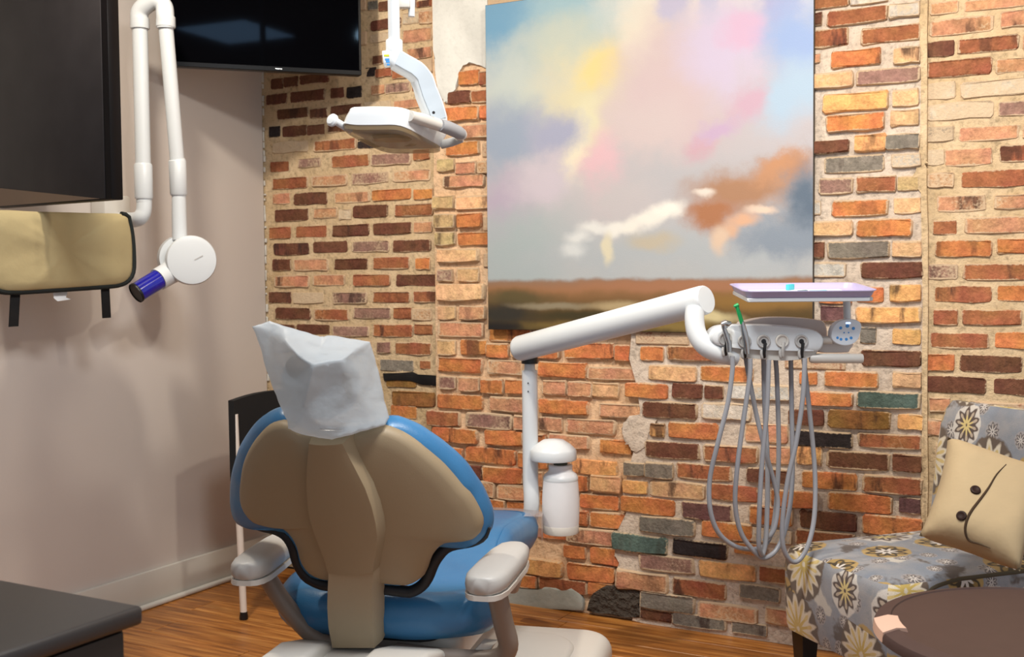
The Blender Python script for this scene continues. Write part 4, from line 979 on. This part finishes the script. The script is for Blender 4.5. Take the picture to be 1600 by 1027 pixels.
for i, (x, y, a, l, lab) in enumerate(((0.052, 0.015, 12, 0.05, 'turquoise plastic strip on the right side of the lavender tray'), (0.010, 0.02, 25, 0.03, 'small dark teal clip in the middle of the lavender tray'), (-0.012, 0.07, 40, 0.028, 'pale turquoise crumpled wrapper at the back of the lavender tray'))):
    o = mkbox('plastic_strip' if i == 0 else ('clip' if i == 1 else 'wrapper'), TEAL if i != 1 else simple('dark_teal_plastic', (20, 100, 100), 0.4), None, (-l / 2, l / 2, -.005, .005, 0, .004 if i < 2 else .016), 0.0015)
    o.matrix_world = TM @ Matrix.Translation((x, y, -.0048)) @ Matrix.Rotation(radians(a), 4, 'Z'); tag(o, lab, ('strip', 'clip', 'wrapper')[i])
# bottle holder cap on the post and the bottle below it
bc = T(876, 760, ZP - 0.02); PB = ZP / FPX
bx_, by_ = bc.x, bc.y
def bz(py): return T(876, py, ZP - 0.02).z
bm = bmesh.new(); lathe(bm, [(0, bz(685) + .0), (16 * PB, bz(687)), (27 * PB, bz(694)), (34 * PB, bz(701)), (36 * PB, bz(704)), (36.5 * PB, bz(716)), (35.5 * PB, bz(718)), (0, bz(718))], 36, Matrix.Translation((bx_ - 11 * PB * .876, by_ - 11 * PB * .48, 0)))
finish(bm, 'bottle_cap_housing', WHITE, du, True, 40, label='white domed cap that holds the bottle')
mktube('cap_stem', simple('dark_olive_rubber', (70, 74, 60), 0.6), du, [Vector((bx_, by_, bz(727))), Vector((bx_, by_, bz(717)))], 11 * PB, 18)
bt = thing('water_bottle', 'frosted white water bottle hanging under the domed cap on the post', 'bottle', (bx_, by_, bz(834)))
z0 = bz(834)
bm = bmesh.new(); lathe(bm, [(r * PB, bz(py) - z0) for r, py in ((0, 833), (25, 833), (27, 831), (27.5, 822), (28.5, 815), (29, 800), (29, 780), (28, 762), (27, 750), (27, 746), (25, 741), (20, 737), (18.5, 735), (18.5, 730), (19, 728), (18, 726), (0, 726))], 36); finish(bm, 'body', BOTTLE, bt, True, 40)
bm = bmesh.new(); lathe(bm, [(r * PB, bz(py) - z0) for r, py in ((24, 834), (27.3, 833), (27.9, 831), (28.2, 820.5), (27.6, 819.5))], 36); finish(bm, 'base_band', WHITE2, bt)
bm = bmesh.new(); lathe(bm, [(r * PB, bz(py) - z0) for r, py in ((19, 738.5), (24, 741), (27.2, 745), (27.4, 749.5), (26.6, 751))], 36); finish(bm, 'shoulder_ring', WHITE, bt)

# ================================================================== dental light on the ceiling pole
dl = thing('dental_light', 'white dental operating lamp hanging on a pole from the ceiling', 'dental lamp')
ZL = 2.86
a_ = T(616, 76, ZL); up_ = Vector((0, 0, 1))
mktube('pole', WHITE, dl, [Vector((a_.x, a_.y, a_.z)), Vector((a_.x, a_.y, CEIL - 0.001))], 0.0150, 20)
mklathe('pole_flange', WHITE, dl, [(0, 0), (0.06, 0), (0.065, -0.01), (0.05, -0.03), (0.0, -0.03)], 28, Matrix.Translation((a_.x, a_.y, CEIL - 0.001)))
mktube('collar', WHITE, dl, [Vector((a_.x, a_.y, a_.z - 0.03)), Vector((a_.x, a_.y, a_.z - 0.027)), Vector((a_.x, a_.y, a_.z + 0.019)), Vector((a_.x, a_.y, a_.z + 0.022))], [0.0205, 0.0215, 0.0215, 0.0195], 22)
b_ = T(638, -30, ZL + 0.02)
mktube('ceiling_arm_end', WHITE, dl, [T(643, 26, ZL + 0.03), T(644, -40, ZL + 0.03)], 0.0085, 12)
mkbox('arm_bracket', WHITE2, dl, (-0.022, 0.012, -0.012, 0.012, -0.011, 0.011), 0.003, mtx=Matrix.Translation(T(634, 6, ZL + 0.02)) @ Matrix.Rotation(_y, 4, 'Z'))
# C shaped yoke: a box section swept through three bends
YK = [(600, 93, 0.0, .020, .020), (614, 92, 0.0, .024, .025), (631, 101, .01, .024, .025), (648, 111, .02, .024, .026), (659, 124, .03, .024, .028), (667, 147, .04, .025, .029), (676, 170, .05, .026, .028), (682, 192, .06, .026, .026)]
bm = bmesh.new(); rings = []
ctr = [T(x, y, ZL + d) for x, y, d, _, _ in YK]; ctr2 = catmull(ctr, 4)
for i, c in enumerate(ctr2):
    tn = (ctr2[min(i + 1, len(ctr2) - 1)] - ctr2[max(i - 1, 0)]).normalized(); dpt = (FWD * 0.93 + RGT * -0.35); dpt = (dpt - tn * dpt.dot(tn)).normalized(); sd = tn.cross(dpt)
    k = min(len(YK) - 1, i / 4); w, h = YK[int(k)][3], YK[int(k)][4]
    rings.append([c + dpt * (x * w / 0.5) + sd * (y * h / 0.5) for x, y in rrect(1, 1, .28, 3)])
loft(bm, rings); yoke = finish(bm, 'yoke', WHITE, dl, True, 45)
bm = bmesh.new(); rings = []
for i, c in enumerate(ctr2[5:-1]):
    i += 5; tn = (ctr2[i + 1] - ctr2[i - 1]).normalized(); dpt = (FWD * 0.93 + RGT * -0.35); dpt = (dpt - tn * dpt.dot(tn)).normalized(); sd = tn.cross(dpt)
    k = int(min(len(YK) - 1, i / 4)); w, h = YK[k][3], YK[k][4]
    rings.append([c - dpt * (w + o_) + sd * (q * h) for q, o_ in ((-.74, -.003), (-.70, .0012), (.70, .0012), (.74, -.003))])
loft(bm, rings); finish(bm, 'yoke_panel', simple('pale_blue_grey_plastic', (176, 186, 194), 0.4), yoke)
for k, (m_, yy_) in enumerate(((simple('yellow_green_print', (190, 196, 30), 0.5), 86), (BTN, 92), (BTN, 95.5), (BTN, 100))):
    o = mkbox('switch_mark', m_, yoke, (-0.0065 + .001 * k, 0.0065 - .0008 * k, -0.0015, 0.001, -0.0026, 0.0026), 0.0006, 1, mtx=Matrix.Translation(T(604 + k * 0.9, yy_ + 1, ZL - 0.043)) @ Matrix.Rotation(_y, 4, 'Z'))
bm = bmesh.new(); lathe(bm, [(0, 0.002), (0.0035, 0.002), (0.004, 0)], 12, axis_m(T(677.5, 176, ZL - 0.012), -FWD)); finish(bm, 'screw_cap', BLACKP, yoke)
# lamp head: flat body, far end lower
def hh_(px, py, Z): return T(px, py, Z)
top = [(546, 168, 2.80), (560, 166, 2.785), (590, 165.5, 2.78), (622, 166.5, 2.78), (640, 171, 2.80), (660, 179, 2.86), (684, 190, 2.95), (700, 199, 3.02), (690, 205, 3.06), (640, 205, 3.08), (590, 200, 3.06), (552, 182, 2.92)]
bot = [(537, 193, 2.80), (555, 195, 2.785), (590, 195, 2.78), (618, 195, 2.78), (636, 200, 2.80), (656, 210, 2.86), (676, 221, 2.95), (689, 229, 3.02), (680, 231, 3.06), (640, 232, 3.08), (598, 229, 3.06), (545, 203, 2.92)]
TP = resample([T(*p) for p in top], 64, True, 5); BT_ = resample([T(*p) for p in bot], 64, True, 5)
ct = sum(TP, Vector()) / 64; cb = sum(BT_, Vector()) / 64
bm = bmesh.new()
loft(bm, [[ct.lerp(p, .5) for p in TP], [ct.lerp(p, .93) + up_ * 0.001 for p in TP], [ct.lerp(p, .985) - up_ * 0.003 for p in TP], [p - up_ * 0.008 for p in TP], [p.lerp(q, .55) for p, q in zip(TP, BT_)], BT_, [cb.lerp(p, .97) - up_ * 0.002 for p in BT_]])
lh = finish(bm, 'lamp_head', WHITE, dl, True, 50)
bm = bmesh.new(); DP = [p - up_ * 0.012 for p in BT_]
loft(bm, [[cb.lerp(p, .985) for p in BT_], [cb.lerp(p, .985) for p in DP], [cb.lerp(p, .93) - up_ * 0.016 for p in BT_], [cb.lerp(p, .4) - up_ * 0.018 for p in BT_]]); finish(bm, 'lens_shield', LENS, lh, True, 40, label='clear amber tinted lens shield')
mklathe('lamp_core', simple('grey_reflector', (150, 140, 120), 0.25, 0.6), lh, [(0, 0), (0.05, 0), (0.055, 0.008), (0, 0.008)], 24, Matrix.Translation(cb - up_ * 0.01))
mktube('handle_grip', WHITE, dl, [T(548, 204, 2.86), T(535, 196, 2.84), T(525, 190, 2.83)], [0.0085, 0.0095, 0.0095], 14)
bm = bmesh.new(); lathe(bm, [(0, -0.009), (0.011, -0.008), (0.0165, -0.003), (0.0165, 0.003), (0.012, 0.008), (0, 0.010)], 22, axis_m(T(519.5, 188, 2.825), (T(519, 188, 2.825) - T(530, 193, 2.83)) * 0.6 - FWD * 0.012)); finish(bm, 'handle_knob', WHITE, dl)
bm = bmesh.new(); tube(bm, catmull([T(640, 181, 2.80), T(660, 187, 2.84), T(690, 197, 2.90), T(712, 206, 2.95), T(724, 212, 2.98)], 4), [.014] * 3 + [.0155] * 11 + [.017, .016, .012], 16); hnd = finish(bm, 'handle_bar', WHITE2, dl)
bm = bmesh.new(); tube(bm, catmull([T(688, 195.5, 2.885), T(704, 201, 2.915), T(722, 210, 2.955)], 4), [.0148] + [.0168] * 7 + [.0135], 16); finish(bm, 'grip_sleeve', simple('mid_grey_rubber', (150, 150, 152), 0.6), hnd)
bm = bmesh.new(); tube(bm, catmull([T(690, 226, 3.02), T(706, 222, 3.0), T(722, 216, 2.985)], 4), [.006] * 9, 12, True, 2.0); finish(bm, 'handle_bracket', GREYP, dl)

# ================================================================== television in the corner
ZR = 4.32; ZLf = ZR * 0.9477
br, bl = T(565, 118, ZR), T(262, 102.5, ZLf)
xd = (br - bl); xd.z = 0; wTV = xd.length; xd.normalize()
tv = thing('television', 'wide black flat television mounted high in the corner over the bricks', 'television', (bl + br) / 2, 0)
tv.rotation_euler = (0, 0, math.atan2(xd.y, xd.x))
HT = 0.43
mkbox('housing', BLACKP, tv, (-wTV / 2, wTV / 2, 0.004, 0.045, 0, HT), 0.006)
mkbox('screen', SCREEN, tv, (-wTV / 2 + .010, wTV / 2 - .010, 0.0015, 0.006, 0.018, HT - .010), 0.0)
bm = bmesh.new()
for b in ((-wTV / 2, wTV / 2, -0.001, 0.01, 0, .018), (-wTV / 2, wTV / 2, -0.001, 0.01, HT - .01, HT), (-wTV / 2, -wTV / 2 + .01, -0.001, 0.01, 0.018, HT - .01), (wTV / 2 - .01, wTV / 2, -0.001, 0.01, 0.018, HT - .01)): box(bm, *b, 0.0015, 1)
bz_ = finish(bm, 'bezel', simple('gloss_black_bezel', (8, 8, 10), 0.3, spec=0.1), tv)
mkbox('logo_mark', STEEL, bz_, (0.03, 0.055, -0.0018, 0.0, 0.007, 0.0105))
# bracket to the brick wall
inv = (Matrix.Translation(tv.location) @ Matrix.Rotation(tv.rotation_euler.z, 4, 'Z')).inverted()
wl = inv @ Vector((0.10, 0.02, (bl.z + br.z) / 2 + 0.25))
mkbox('vesa_plate', BLACKP, tv, (-0.1, 0.1, 0.045, 0.06, 0.15, 0.33), 0.003)
wpt = inv @ Vector((0.002, (tv.location.y + 0.0), tv.location.z + 0.24))
mktube('wall_arm', BLACKP, tv, [Vector((0, 0.055, 0.24)), Vector((wpt.x * 0.55, wpt.y * 0.5 + .06, 0.24)), wpt], 0.018, 12)

# ================================================================== wall-mounted x-ray arm, apron, dark panel
xr = thing('dental_xray_arm', 'white folding dental x-ray arm with round head and blue cone on the left wall', 'x-ray machine')
XA = 0.20
def X(px, py, x=XA): return on_x(px, py, x)
PR = 12.2 * 3.9 / FPX
bm = bmesh.new(); tube(bm, [Vector((0.004, X(225, 343, XA).y, X(225, 343, XA).z)), Vector((0.10, X(225, 343, XA).y, X(225, 343, XA).z))] + catmull([Vector((XA - .045, X(225, 343, XA).y, X(225, 343, XA).z)), X(219, 340, XA - .01), X(224.5, 330, XA), X(225.5, 312, XA)], 5), PR * .98, 18); finish(bm, 'wall_elbow', WHITE, xr)
mkbox('wall_bracket', WHITE2, xr, (0.001, 0.075, -0.06, 0.06, -0.09, 0.09), 0.01, mtx=Matrix.Translation((0, X(225, 343, XA).y, X(225, 343, XA).z)))
bot_, top_ = X(225, 316), X(225, 30); lowc = Vector((XA, bot_.y, bot_.z)); topc = Vector((XA, bot_.y, top_.z))
mktube('lower_arm', WHITE, xr, [lowc, topc], PR * .98, 20)
mktube('arm_sleeve', WHITE, xr, [Vector((XA, bot_.y, X(225, 311).z)), Vector((XA, bot_.y, X(225, 308).z)), Vector((XA, bot_.y, X(225, 259).z)), Vector((XA, bot_.y, X(225, 256).z))], [PR * 1.08, PR * 1.16, PR * 1.16, PR * 1.05], 20)
XB = 0.30
bm = bmesh.new(); tube(bm, catmull([Vector((XA, bot_.y, X(225, 47).z)), Vector((XA, bot_.y, X(225, 22).z)), X(231, 6, XA + .03), X(245, 1, XA + .06), X(256, 10, XB - .02), X(258, 24, XB), X(259, 44, XB)], 6), PR * 1.12, 20); finish(bm, 'top_elbow', WHITE, xr)
for c, d in ((Vector((XA, bot_.y, X(225, 44).z)), Vector((0, 0, 1))), (X(259, 40, XB), Vector((0, 0.04, 1)))):
    bm = bmesh.new(); lathe(bm, [(0, -.006), (PR * 1.18, -.006), (PR * 1.22, 0), (PR * 1.18, .03), (0, .03)], 22, axis_m(c, d)); finish(bm, 'elbow_ring', WHITE, xr)
mktube('upper_arm', WHITE, xr, [X(259, 40, XB), X(277, 252, XB)], PR * .93, 20)
mktube('arm_sleeve', WHITE, xr, [X(276.5, 249, XB), X(277, 252, XB), X(279.5, 303, XB), X(279.6, 306, XB)], [PR * 1.0, PR * 1.12, PR * 1.12, PR * .98], 20)
mktube('head_stem', WHITE, xr, [X(279.6, 300, XB), X(280, 334, XB), X(281, 375, XB)], [PR * .9, PR * .95, PR * .98], 20)
hc0 = X(298, 407, XB + .05); fd = (CAM - hc0); fd.z = 0.05; fd.normalize(); fd = (fd + Vector((0.25, 0.0, 0))).normalized()
PH = (hc0 - CAM).dot(FWD) / FPX
bm = bmesh.new(); lathe(bm, [(0, -.03), (34 * PH, -.03), (37.5 * PH, -.02), (38.5 * PH, 0.0), (38.5 * PH, .022), (37 * PH, .028), (30 * PH, .031), (0, .032)], 48, axis_m(hc0, fd)); xh = finish(bm, 'xray_head', WHITE, xr, True, 35, label='round white x-ray tube head')
mkbox('head_mark', GREYP, xh, (-0.016, 0.016, -0.0016, 0.0016, 0, 0.0006), mtx=axis_m(hc0 + fd * .0322, fd) @ Matrix.Translation((0.022, 0.008, 0)) @ Matrix.Rotation(radians(28), 4, 'Z'))
bm = bmesh.new(); c0 = X(283, 404, XB - .02); lathe(bm, [(0, -.05), (.05, -.048), (.078, -.03), (.082, 0), (.078, .035), (0, .04)], 40, axis_m(c0, fd)); finish(bm, 'yoke_joint', WHITE, xr, True, 40)
bm = bmesh.new(); k0, k1, k2 = X(280, 418, XB), X(264, 427, XB - .005), X(247, 437, XB - .012); tube(bm, [k0, k1, k2], [.044, .040, .0385], 24); finish(bm, 'cone_neck', WHITE, xr, True, 40)
k3 = X(213, 458, XB - .035); kd = (k3 - k2).normalized()
bm = bmesh.new(); lathe(bm, [(.028, 0), (.0345, .001), (.0345, (k3 - k2).length), (.033, (k3 - k2).length + .001), (0, (k3 - k2).length + .001)], 32, axis_m(k2 - kd * .004, kd)); finish(bm, 'collimator_cone', BLUET, xr, True, 40, label='glossy blue cone end')
bm = bmesh.new(); lathe(bm, [(.0352, -.006), (.0358, -.005), (.0358, .002), (.0352, .003)], 32, axis_m(k3, kd)); finish(bm, 'cone_rim', BLACKP, xr)
bm = bmesh.new(); lathe(bm, [(0, .0022), (.034, .0022), (.0352, .001), (.0352, -.002)], 32, axis_m(k3 - kd * .002, kd)); finish(bm, 'cone_end', BLACKP, xr)

ap = thing('lead_apron', 'folded tan lead apron with dark binding and two black straps on the left wall', 'apron')
XW = 0.27
AO = [(-24, 331), (60, 331), (140, 333), (193, 335), (201, 346), (206, 372), (208, 405), (207, 425), (200, 438), (187, 445), (165, 448), (90, 453), (20, 457), (-5, 454), (-20, 442), (-28, 420), (-30, 370)]
APt = resample([X(px, py, XW) for px, py in AO], 90, True, 4); cc_ = sum(APt, Vector()) / 90
bm = bmesh.new(); rings = []
for s, dx in ((0.0, .022), (.4, .022), (.75, .020), (.93, .014), (1.0, .002), (1.0, -.02), (.9, -.04), (.5, -.045), (0, -.045)):
    rings.append([Vector((XW + dx + (0.006 * noise.noise(Vector((p.y, 0, p.z)) * 9) if 0 < s < 1 and dx > 0 else 0), cc_.y + (p.y - cc_.y) * s, cc_.z + (p.z - cc_.z) * s)) for p in APt])
loft(bm, rings, cap=False); bmesh.ops.remove_doubles(bm, verts=bm.verts, dist=1e-5); cloth = finish(bm, 'apron_cloth', TAN, ap, True, 70)
bm = bmesh.new()
edge = [p for p in APt]
i0 = min(range(90), key=lambda i: (APt[i] - X(190, 334, XW)).length)
seq = [APt[(i0 + k) % 90] + Vector((0.003, 0, 0)) for k in range(62)]
tube(bm, seq, 0.0085, 10); finish(bm, 'binding', simple('dark_green_black_binding', (14, 22, 20), 0.8), ap)
for i, (x0, x1, y0, y1, sl) in enumerate(((17.5, 32, 456, 511, -3), (158.5, 171, 448, 497.5, 2.5))):
    bm = bmesh.new(); rings = []
    for k in range(6):
        t = k / 5; py = y0 + (y1 - y0) * t; a, b = X(x0 + sl * t, py, XW - .01 + .006 * sin(t * 4)), X(x1 + sl * t, py - .9, XW - .01 + .006 * sin(t * 4))
        rings.append([a, b, b - Vector((.004, 0, 0)), a - Vector((.004, 0, 0))])
    loft(bm, rings); finish(bm, 'strap', BLACKF, ap)
bm = bmesh.new(); loft(bm, [[X(82, 450, XW-.02), X(108, 449, XW-.02), X(108, 449, XW-.023), X(82, 450, XW-.023)], [X(84, 466, XW-.01), X(103, 465, XW-.012), X(103, 465, XW-.015), X(84, 466, XW-.013)], [X(90, 471, XW), X(111, 468, XW-.004), X(111, 468, XW-.007), X(90, 471, XW-.003)]]); finish(bm, 'care_tag', PAPER, ap)
mktube('hanger_peg', STEEL, ap, [Vector((0.001, cc_.y, X(60, 345, XW).z)), Vector((XW - .03, cc_.y, X(60, 345, XW).z))], 0.008, 10)

# dark framed display, turned out from the left wall on its arm
cR = dep(174.5, 311.5, 3.25)
dirl = Vector((-1, 0.10, 0)).normalized()
pn = thing('dark_display_panel', 'large dark framed display panel above the tan apron at the upper left edge', 'display', cR, 0)
pn.rotation_euler = (0, 0, math.atan2(-dirl.y, -dirl.x)); WD, HD = 0.60, 0.72
mkbox('frame', simple('dark_brown_frame', (13, 10, 11), 0.35, spec=0.2), pn, (-WD, 0, 0.0, 0.04, 0, HD), 0.003)
mkbox('display_glass', simple('mottled_dark_glass', (48, 45, 46), 0.45, var=0.4, scale=9, spec=0.2), pn, (-WD + .028, -0.028, -0.003, 0.002, 0.004, HD - .028), 0.001)
bm = bmesh.new(); prism(bm, [(-WD + .028, 0.004), (-0.05, 0.004), (-WD + .028, 0.062)], 0.003, 0.0045, 0, mtx=Matrix(((1, 0, 0, 0), (0, 0, -1, 0), (0, 1, 0, 0), (0, 0, 0, 1)))); finish(bm, 'wedge_reflection', simple('brown_reflection_paint', (112, 92, 74), 0.6), pn)  # brown wedge: a reflection low in the glass, painted on as a strip
ipn = (Matrix.Translation(cR) @ Matrix.Rotation(pn.rotation_euler.z, 4, 'Z')).inverted()
mktube('wall_arm', BLACKP, pn, [Vector((-WD * .5, .04, HD * .5)), Vector((-WD * .55, .10, HD * .5)), ipn @ Vector((0.003, cR.y + 0.22, cR.z + HD * .5))], 0.02, 12)

# ================================================================== dark counter at the lower left
ck = on_z(225, 946, 0.72)
dk = thing('counter_unit', 'dark laminate counter at the lower left corner', 'counter', (ck.x, ck.y, 0))
mkbox('worktop', DESKM, dk, (-1.35, 0, -1.0, 0, 0.69, 0.72), 0.008, 3)
mkbox('cabinet_body', DESKS, dk, (-1.33, -0.022, -0.98, -0.022, 0.0, 0.69), 0.003)
mkbox('end_panel', DESKS, dk, (-0.022, -0.012, -0.97, -0.03, 0.06, 0.685), 0.002)

# ================================================================== side chair in the corner
f0 = on_z(381, 968, 0.0)
sc_ = thing('side_chair', 'black side chair with white tube legs in the corner behind the dental chair', 'chair', (f0.x, f0.y, 0))
SW, SD = 0.42, 0.42
for (x, y, h, lx) in ((0, 0, 0.74, -.025), (0, SW, 0.74, -.025), (SD, 0.0, 0.43, .0), (SD, SW, 0.43, .0)):
    bm = bmesh.new(); tube(bm, [(x, y, 0.012), (x + lx * .5, y, h * .5), (x + lx, y, h)], 0.0125, 14); lg = finish(bm, 'leg', simple('cream_white_tube', (222, 212, 202), 0.4), sc_)
    bm = bmesh.new(); lathe(bm, [(0, 0), (.015, 0), (.0155, .008), (.013, .028), (0, .028)], 16, Matrix.Translation((x, y, 0))); finish(bm, 'rubber_foot', BLACKP, lg)
bm = bmesh.new(); rings = []
for k in range(9):
    t = k / 8; y = -0.015 + (SW + 0.03) * t; b = -0.03 * sin(pi * t)
    rings.append([Vector((-.026 + b + x, y, z)) for x, z in ((-.012, .50), (.016, .50), (.012, .79 + .012 * sin(pi * t)), (-.014, .79 + .012 * sin(pi * t)))])
loft(bm, rings); finish(bm, 'backrest', BLACKF, sc_)
mkbox('seat', BLACKF, sc_, (-0.02, SD + .02, -0.01, SW + .01, 0.425, 0.465), 0.014, 3)
mktube('stretcher', simple('cream_white_tube', (222, 212, 202), 0.4), sc_, [(0, SW, .25), (SD, SW, .25)], 0.009, 10)

# ================================================================== patterned slipper chair with cushion
SH = 0.44
fc = on_z(1216, 850, SH)
ang = radians(138.8); fw = Vector((-sin(ang), cos(ang), 0)); rt = Vector((fw.y, -fw.x, 0))
WS, DS = 0.48, 0.58
cen = fc - rt * (WS / 2) - fw * (DS / 2)
sl = thing('slipper_chair', 'armless upholstered chair in blue-grey medallion fabric at the right edge', 'chair', (cen.x, cen.y, 0), math.atan2(-fw.x, fw.y))
def cushion(bm, x0, x1, y0, y1, z0, z1, bev, seg=5, crown=0.0, n=10):
    box(bm, x0, x1, y0, y1, z0, z1, bev, seg)
bm = bmesh.new(); 
O = rrect(WS, DS, 0.05, 6)
def srect(s, z, ins=0.0): return [Vector((x * s, y * s, z + 0.012 * (1 - (abs(x) / (WS / 2)) ** 2) * (1 - (abs(y) / (DS / 2)) ** 2) * (1 if s < 1 else 0))) for x, y in rrect(WS - ins, DS - ins, 0.05, 6)]
loft(bm, [srect(.93, .20), srect(.97, .20), srect(.985, .215), srect(1.0, .30), srect(1.0, SH - .05), srect(.99, SH - .022), srect(.96, SH - .006), srect(.90, SH + .002), srect(.6, SH + .012), srect(.25, SH + .016)])
st = finish(bm, 'seat', FABRIC, sl, True, 60); box_uv(st, 1.0, (0.13, 0.31))
bm = bmesh.new(); rings = []
for (y, z, w, th) in ((-.25, .30, .46, .07), (-.262, .44, .46, .075), (-.272, .56, .46, .075), (-.283, .68, .455, .07), (-.292, .77, .445, .062), (-.297, .815, .42, .05), (-.299, .838, .38, .026)):
    rings.append([Vector((x, y + yy2, z)) for x, yy2 in rrect(w, th, th * .45, 4)])
loft(bm, rings); bk = finish(bm, 'backrest', FABRIC, sl, True, 60); box_uv(bk, 1.0, (0.52, 0.10))
pw = [Vector((-WS / 2 + .0, DS / 2 - .10, .22)), Vector((-WS / 2 - .002, DS / 2 - .09, SH - .09)), Vector((-WS / 2 + .004, DS / 2 - .13, SH - .03)), Vector((-WS / 2 + .010, DS / 2 - .22, SH - .012)), Vector((-WS / 2 + .010, 0, SH - .010)), Vector((-WS / 2 + .010, -DS / 2 + .05, SH - .010))]
mktube('piping', simple('dark_olive_piping', (70, 62, 44), 0.8), sl, pw, 0.006, 8, 5)
for sx in (-1, 1):
    for sy in (-1, 1):
        bm = bmesh.new(); cx, cy = sx * (WS / 2 - .055), sy * (DS / 2 - .055)
        loft(bm, [[Vector((cx + a * w, cy + b * w, z)) for a, b in ((-1, -1), (1, -1), (1, 1), (-1, 1))] for w, z in ((.016, 0), (.028, .205))]); finish(bm, 'leg', simple('near_black_leg', (18, 14, 13), 0.4), sl, False)
# throw cushion
PC = [T(1481, 683, 2.96), T(1650, 742, 2.86), T(1594, 893, 2.63), T(1436, 838, 2.80)]
def pbil(s, t): return (PC[0] * (1 - s) + PC[1] * s) * (1 - t) + (PC[3] * (1 - s) + PC[2] * s) * t
pnr = (PC[1] - PC[0]).cross(PC[3] - PC[0]).normalized()
if pnr.dot(CAM - PC[0]) < 0: pnr = -pnr
def pshape(s, t, sign):
    a, b = 2 * s - 1, 2 * t - 1
    pin = 0.045 * (1 - a * a) * abs(b) ** 3, 0.045 * (1 - b * b) * abs(a) ** 3
    s2, t2 = s - math.copysign(pin[1], a), t - math.copysign(pin[0], b)
    h = max(0, (1 - a ** 4) * (1 - b ** 4)) ** 0.55 * 0.075
    fold = 0.004 * noise.noise(Vector((s * 5, t * 5, sign * 3))) * (1 - a ** 8) * (1 - b ** 8)
    return pbil(s2, t2) + pnr * sign * (h + fold)
cu = thing('throw_cushion', 'cream throw cushion with two dark buttons leaning on the patterned chair', 'cushion')
bm = bmesh.new(); N = 28
fg = [[bm.verts.new(pshape(i / N, j / N, 1)) for i in range(N + 1)] for j in range(N + 1)]
bgm = [[fg[j][i] if i in (0, N) or j in (0, N) else bm.verts.new(pshape(i / N, j / N, -1)) for i in range(N + 1)] for j in range(N + 1)]
for j in range(N):
    for i in range(N):
        bm.faces.new((fg[j][i], fg[j][i + 1], fg[j + 1][i + 1], fg[j + 1][i])); bm.faces.new((bgm[j][i], bgm[j + 1][i], bgm[j + 1][i + 1], bgm[j][i + 1]))
finish(bm, 'cushion_body', PILLOWM, cu, True, 80)
def pinv(px, py):
    s = t = 0.5
    for _ in range(60):
        P = pshape(s, t, 1); d = P - CAM; z = d.dot(FWD); ex = 800 + FPX * d.dot(RGT) / z - px; ey = 513.5 - FPX * d.dot(UP) / z - py
        s -= (ex * 0.9 + ey * 0.3) / 330; t -= (ey * 0.9 - ex * 0.15) / 330; s = min(.98, max(.02, s)); t = min(.98, max(.02, t))
    return s, t
seam = [(1572, 726), (1557, 742), (1545, 762), (1532, 780), (1519, 797), (1511, 812), (1508, 830), (1513, 848), (1524, 866), (1540, 880)]
bm = bmesh.new(); tube(bm, catmull([pshape(*pinv(*p), 1) + pnr * 0.001 for p in seam], 4), [0.0008 + 0.0026 * sin(pi * min(1, i / 36)) for i in range(37)], 8); finish(bm, 'flap_gap_shade', simple('flap_shade_brown', (62, 44, 26), 0.95), cu)  # thin dark tube painted as the shaded gap under the flap
for bx, by in ((1524, 766.5), (1502.5, 806.5)):
    s, t = pinv(bx, by); c = pshape(s, t, 1); n_ = (pshape(s + .03, t, 1) - c).cross(pshape(s, t + .03, 1) - c).normalized()
    if n_.dot(CAM - c) < 0: n_ = -n_
    bm = bmesh.new(); lathe(bm, [(0, .004), (.005, .0045), (.008, .006), (.0115, .005), (.0125, .002), (.011, -.002), (0, -.002)], 20, axis_m(c, n_)); bt2 = finish(bm, 'button', simple('dark_horn_button', (40, 22, 16), 0.6, spec=0.2), cu)

# ================================================================== round side table
TZ = 0.50
tcn = on_z(1632, 990, TZ)
rt_ = thing('round_side_table', 'dark brown round tray table in front of the patterned chair', 'table', (tcn.x, tcn.y, 0))
e_l = on_z(1366, 968, TZ + 0.02); RT = (Vector((e_l.x, e_l.y, 0)) - Vector((tcn.x, tcn.y, 0))).length * 0.985
mklathe('table_top', TABLEM, rt_, [(0, TZ - .03), (RT - .05, TZ - .03), (RT - .01, TZ - .022), (RT, TZ - .016), (RT, TZ - .004), (RT - .004, TZ + .004), (RT - .030, TZ + .012), (RT - .034, TZ + .012), (RT - .036, TZ + .009), (RT - .05, TZ + .006), (RT * .5, TZ + .006), (0, TZ + .006)], 96)
# hand slot in the rim, covered by a paler pinkish patch
lv = Vector((e_l.x - tcn.x, e_l.y - tcn.y, 0)).normalized(); a0 = math.atan2(lv.y, lv.x)
bm = bmesh.new(); rings = []
for k in range(7):
    a = a0 - 0.17 + 0.30 * k / 6; c, s = cos(a), sin(a)
    rings.append([Vector((c * r, s * r, z)) for r, z in ((RT - .052, TZ + .004), (RT - .048, TZ + .0145), (RT - .028, TZ + .0155), (RT - .001, TZ + .0065), (RT + .0015, TZ - .014))])
loft(bm, rings); finish(bm, 'hand_grip', PALEGRIP, rt_, True, 40, label='pale hand grip in the rim')
mklathe('pedestal', TABLEM, rt_, [(0, .03), (.05, .03), (.035, .10), (.03, .30), (.045, TZ - .06), (.10, TZ - .03), (0, TZ - .03)], 28)
mklathe('foot', TABLEM, rt_, [(0, 0), (.19, 0), (.195, .012), (.17, .03), (.06, .045), (0, .045)], 40)
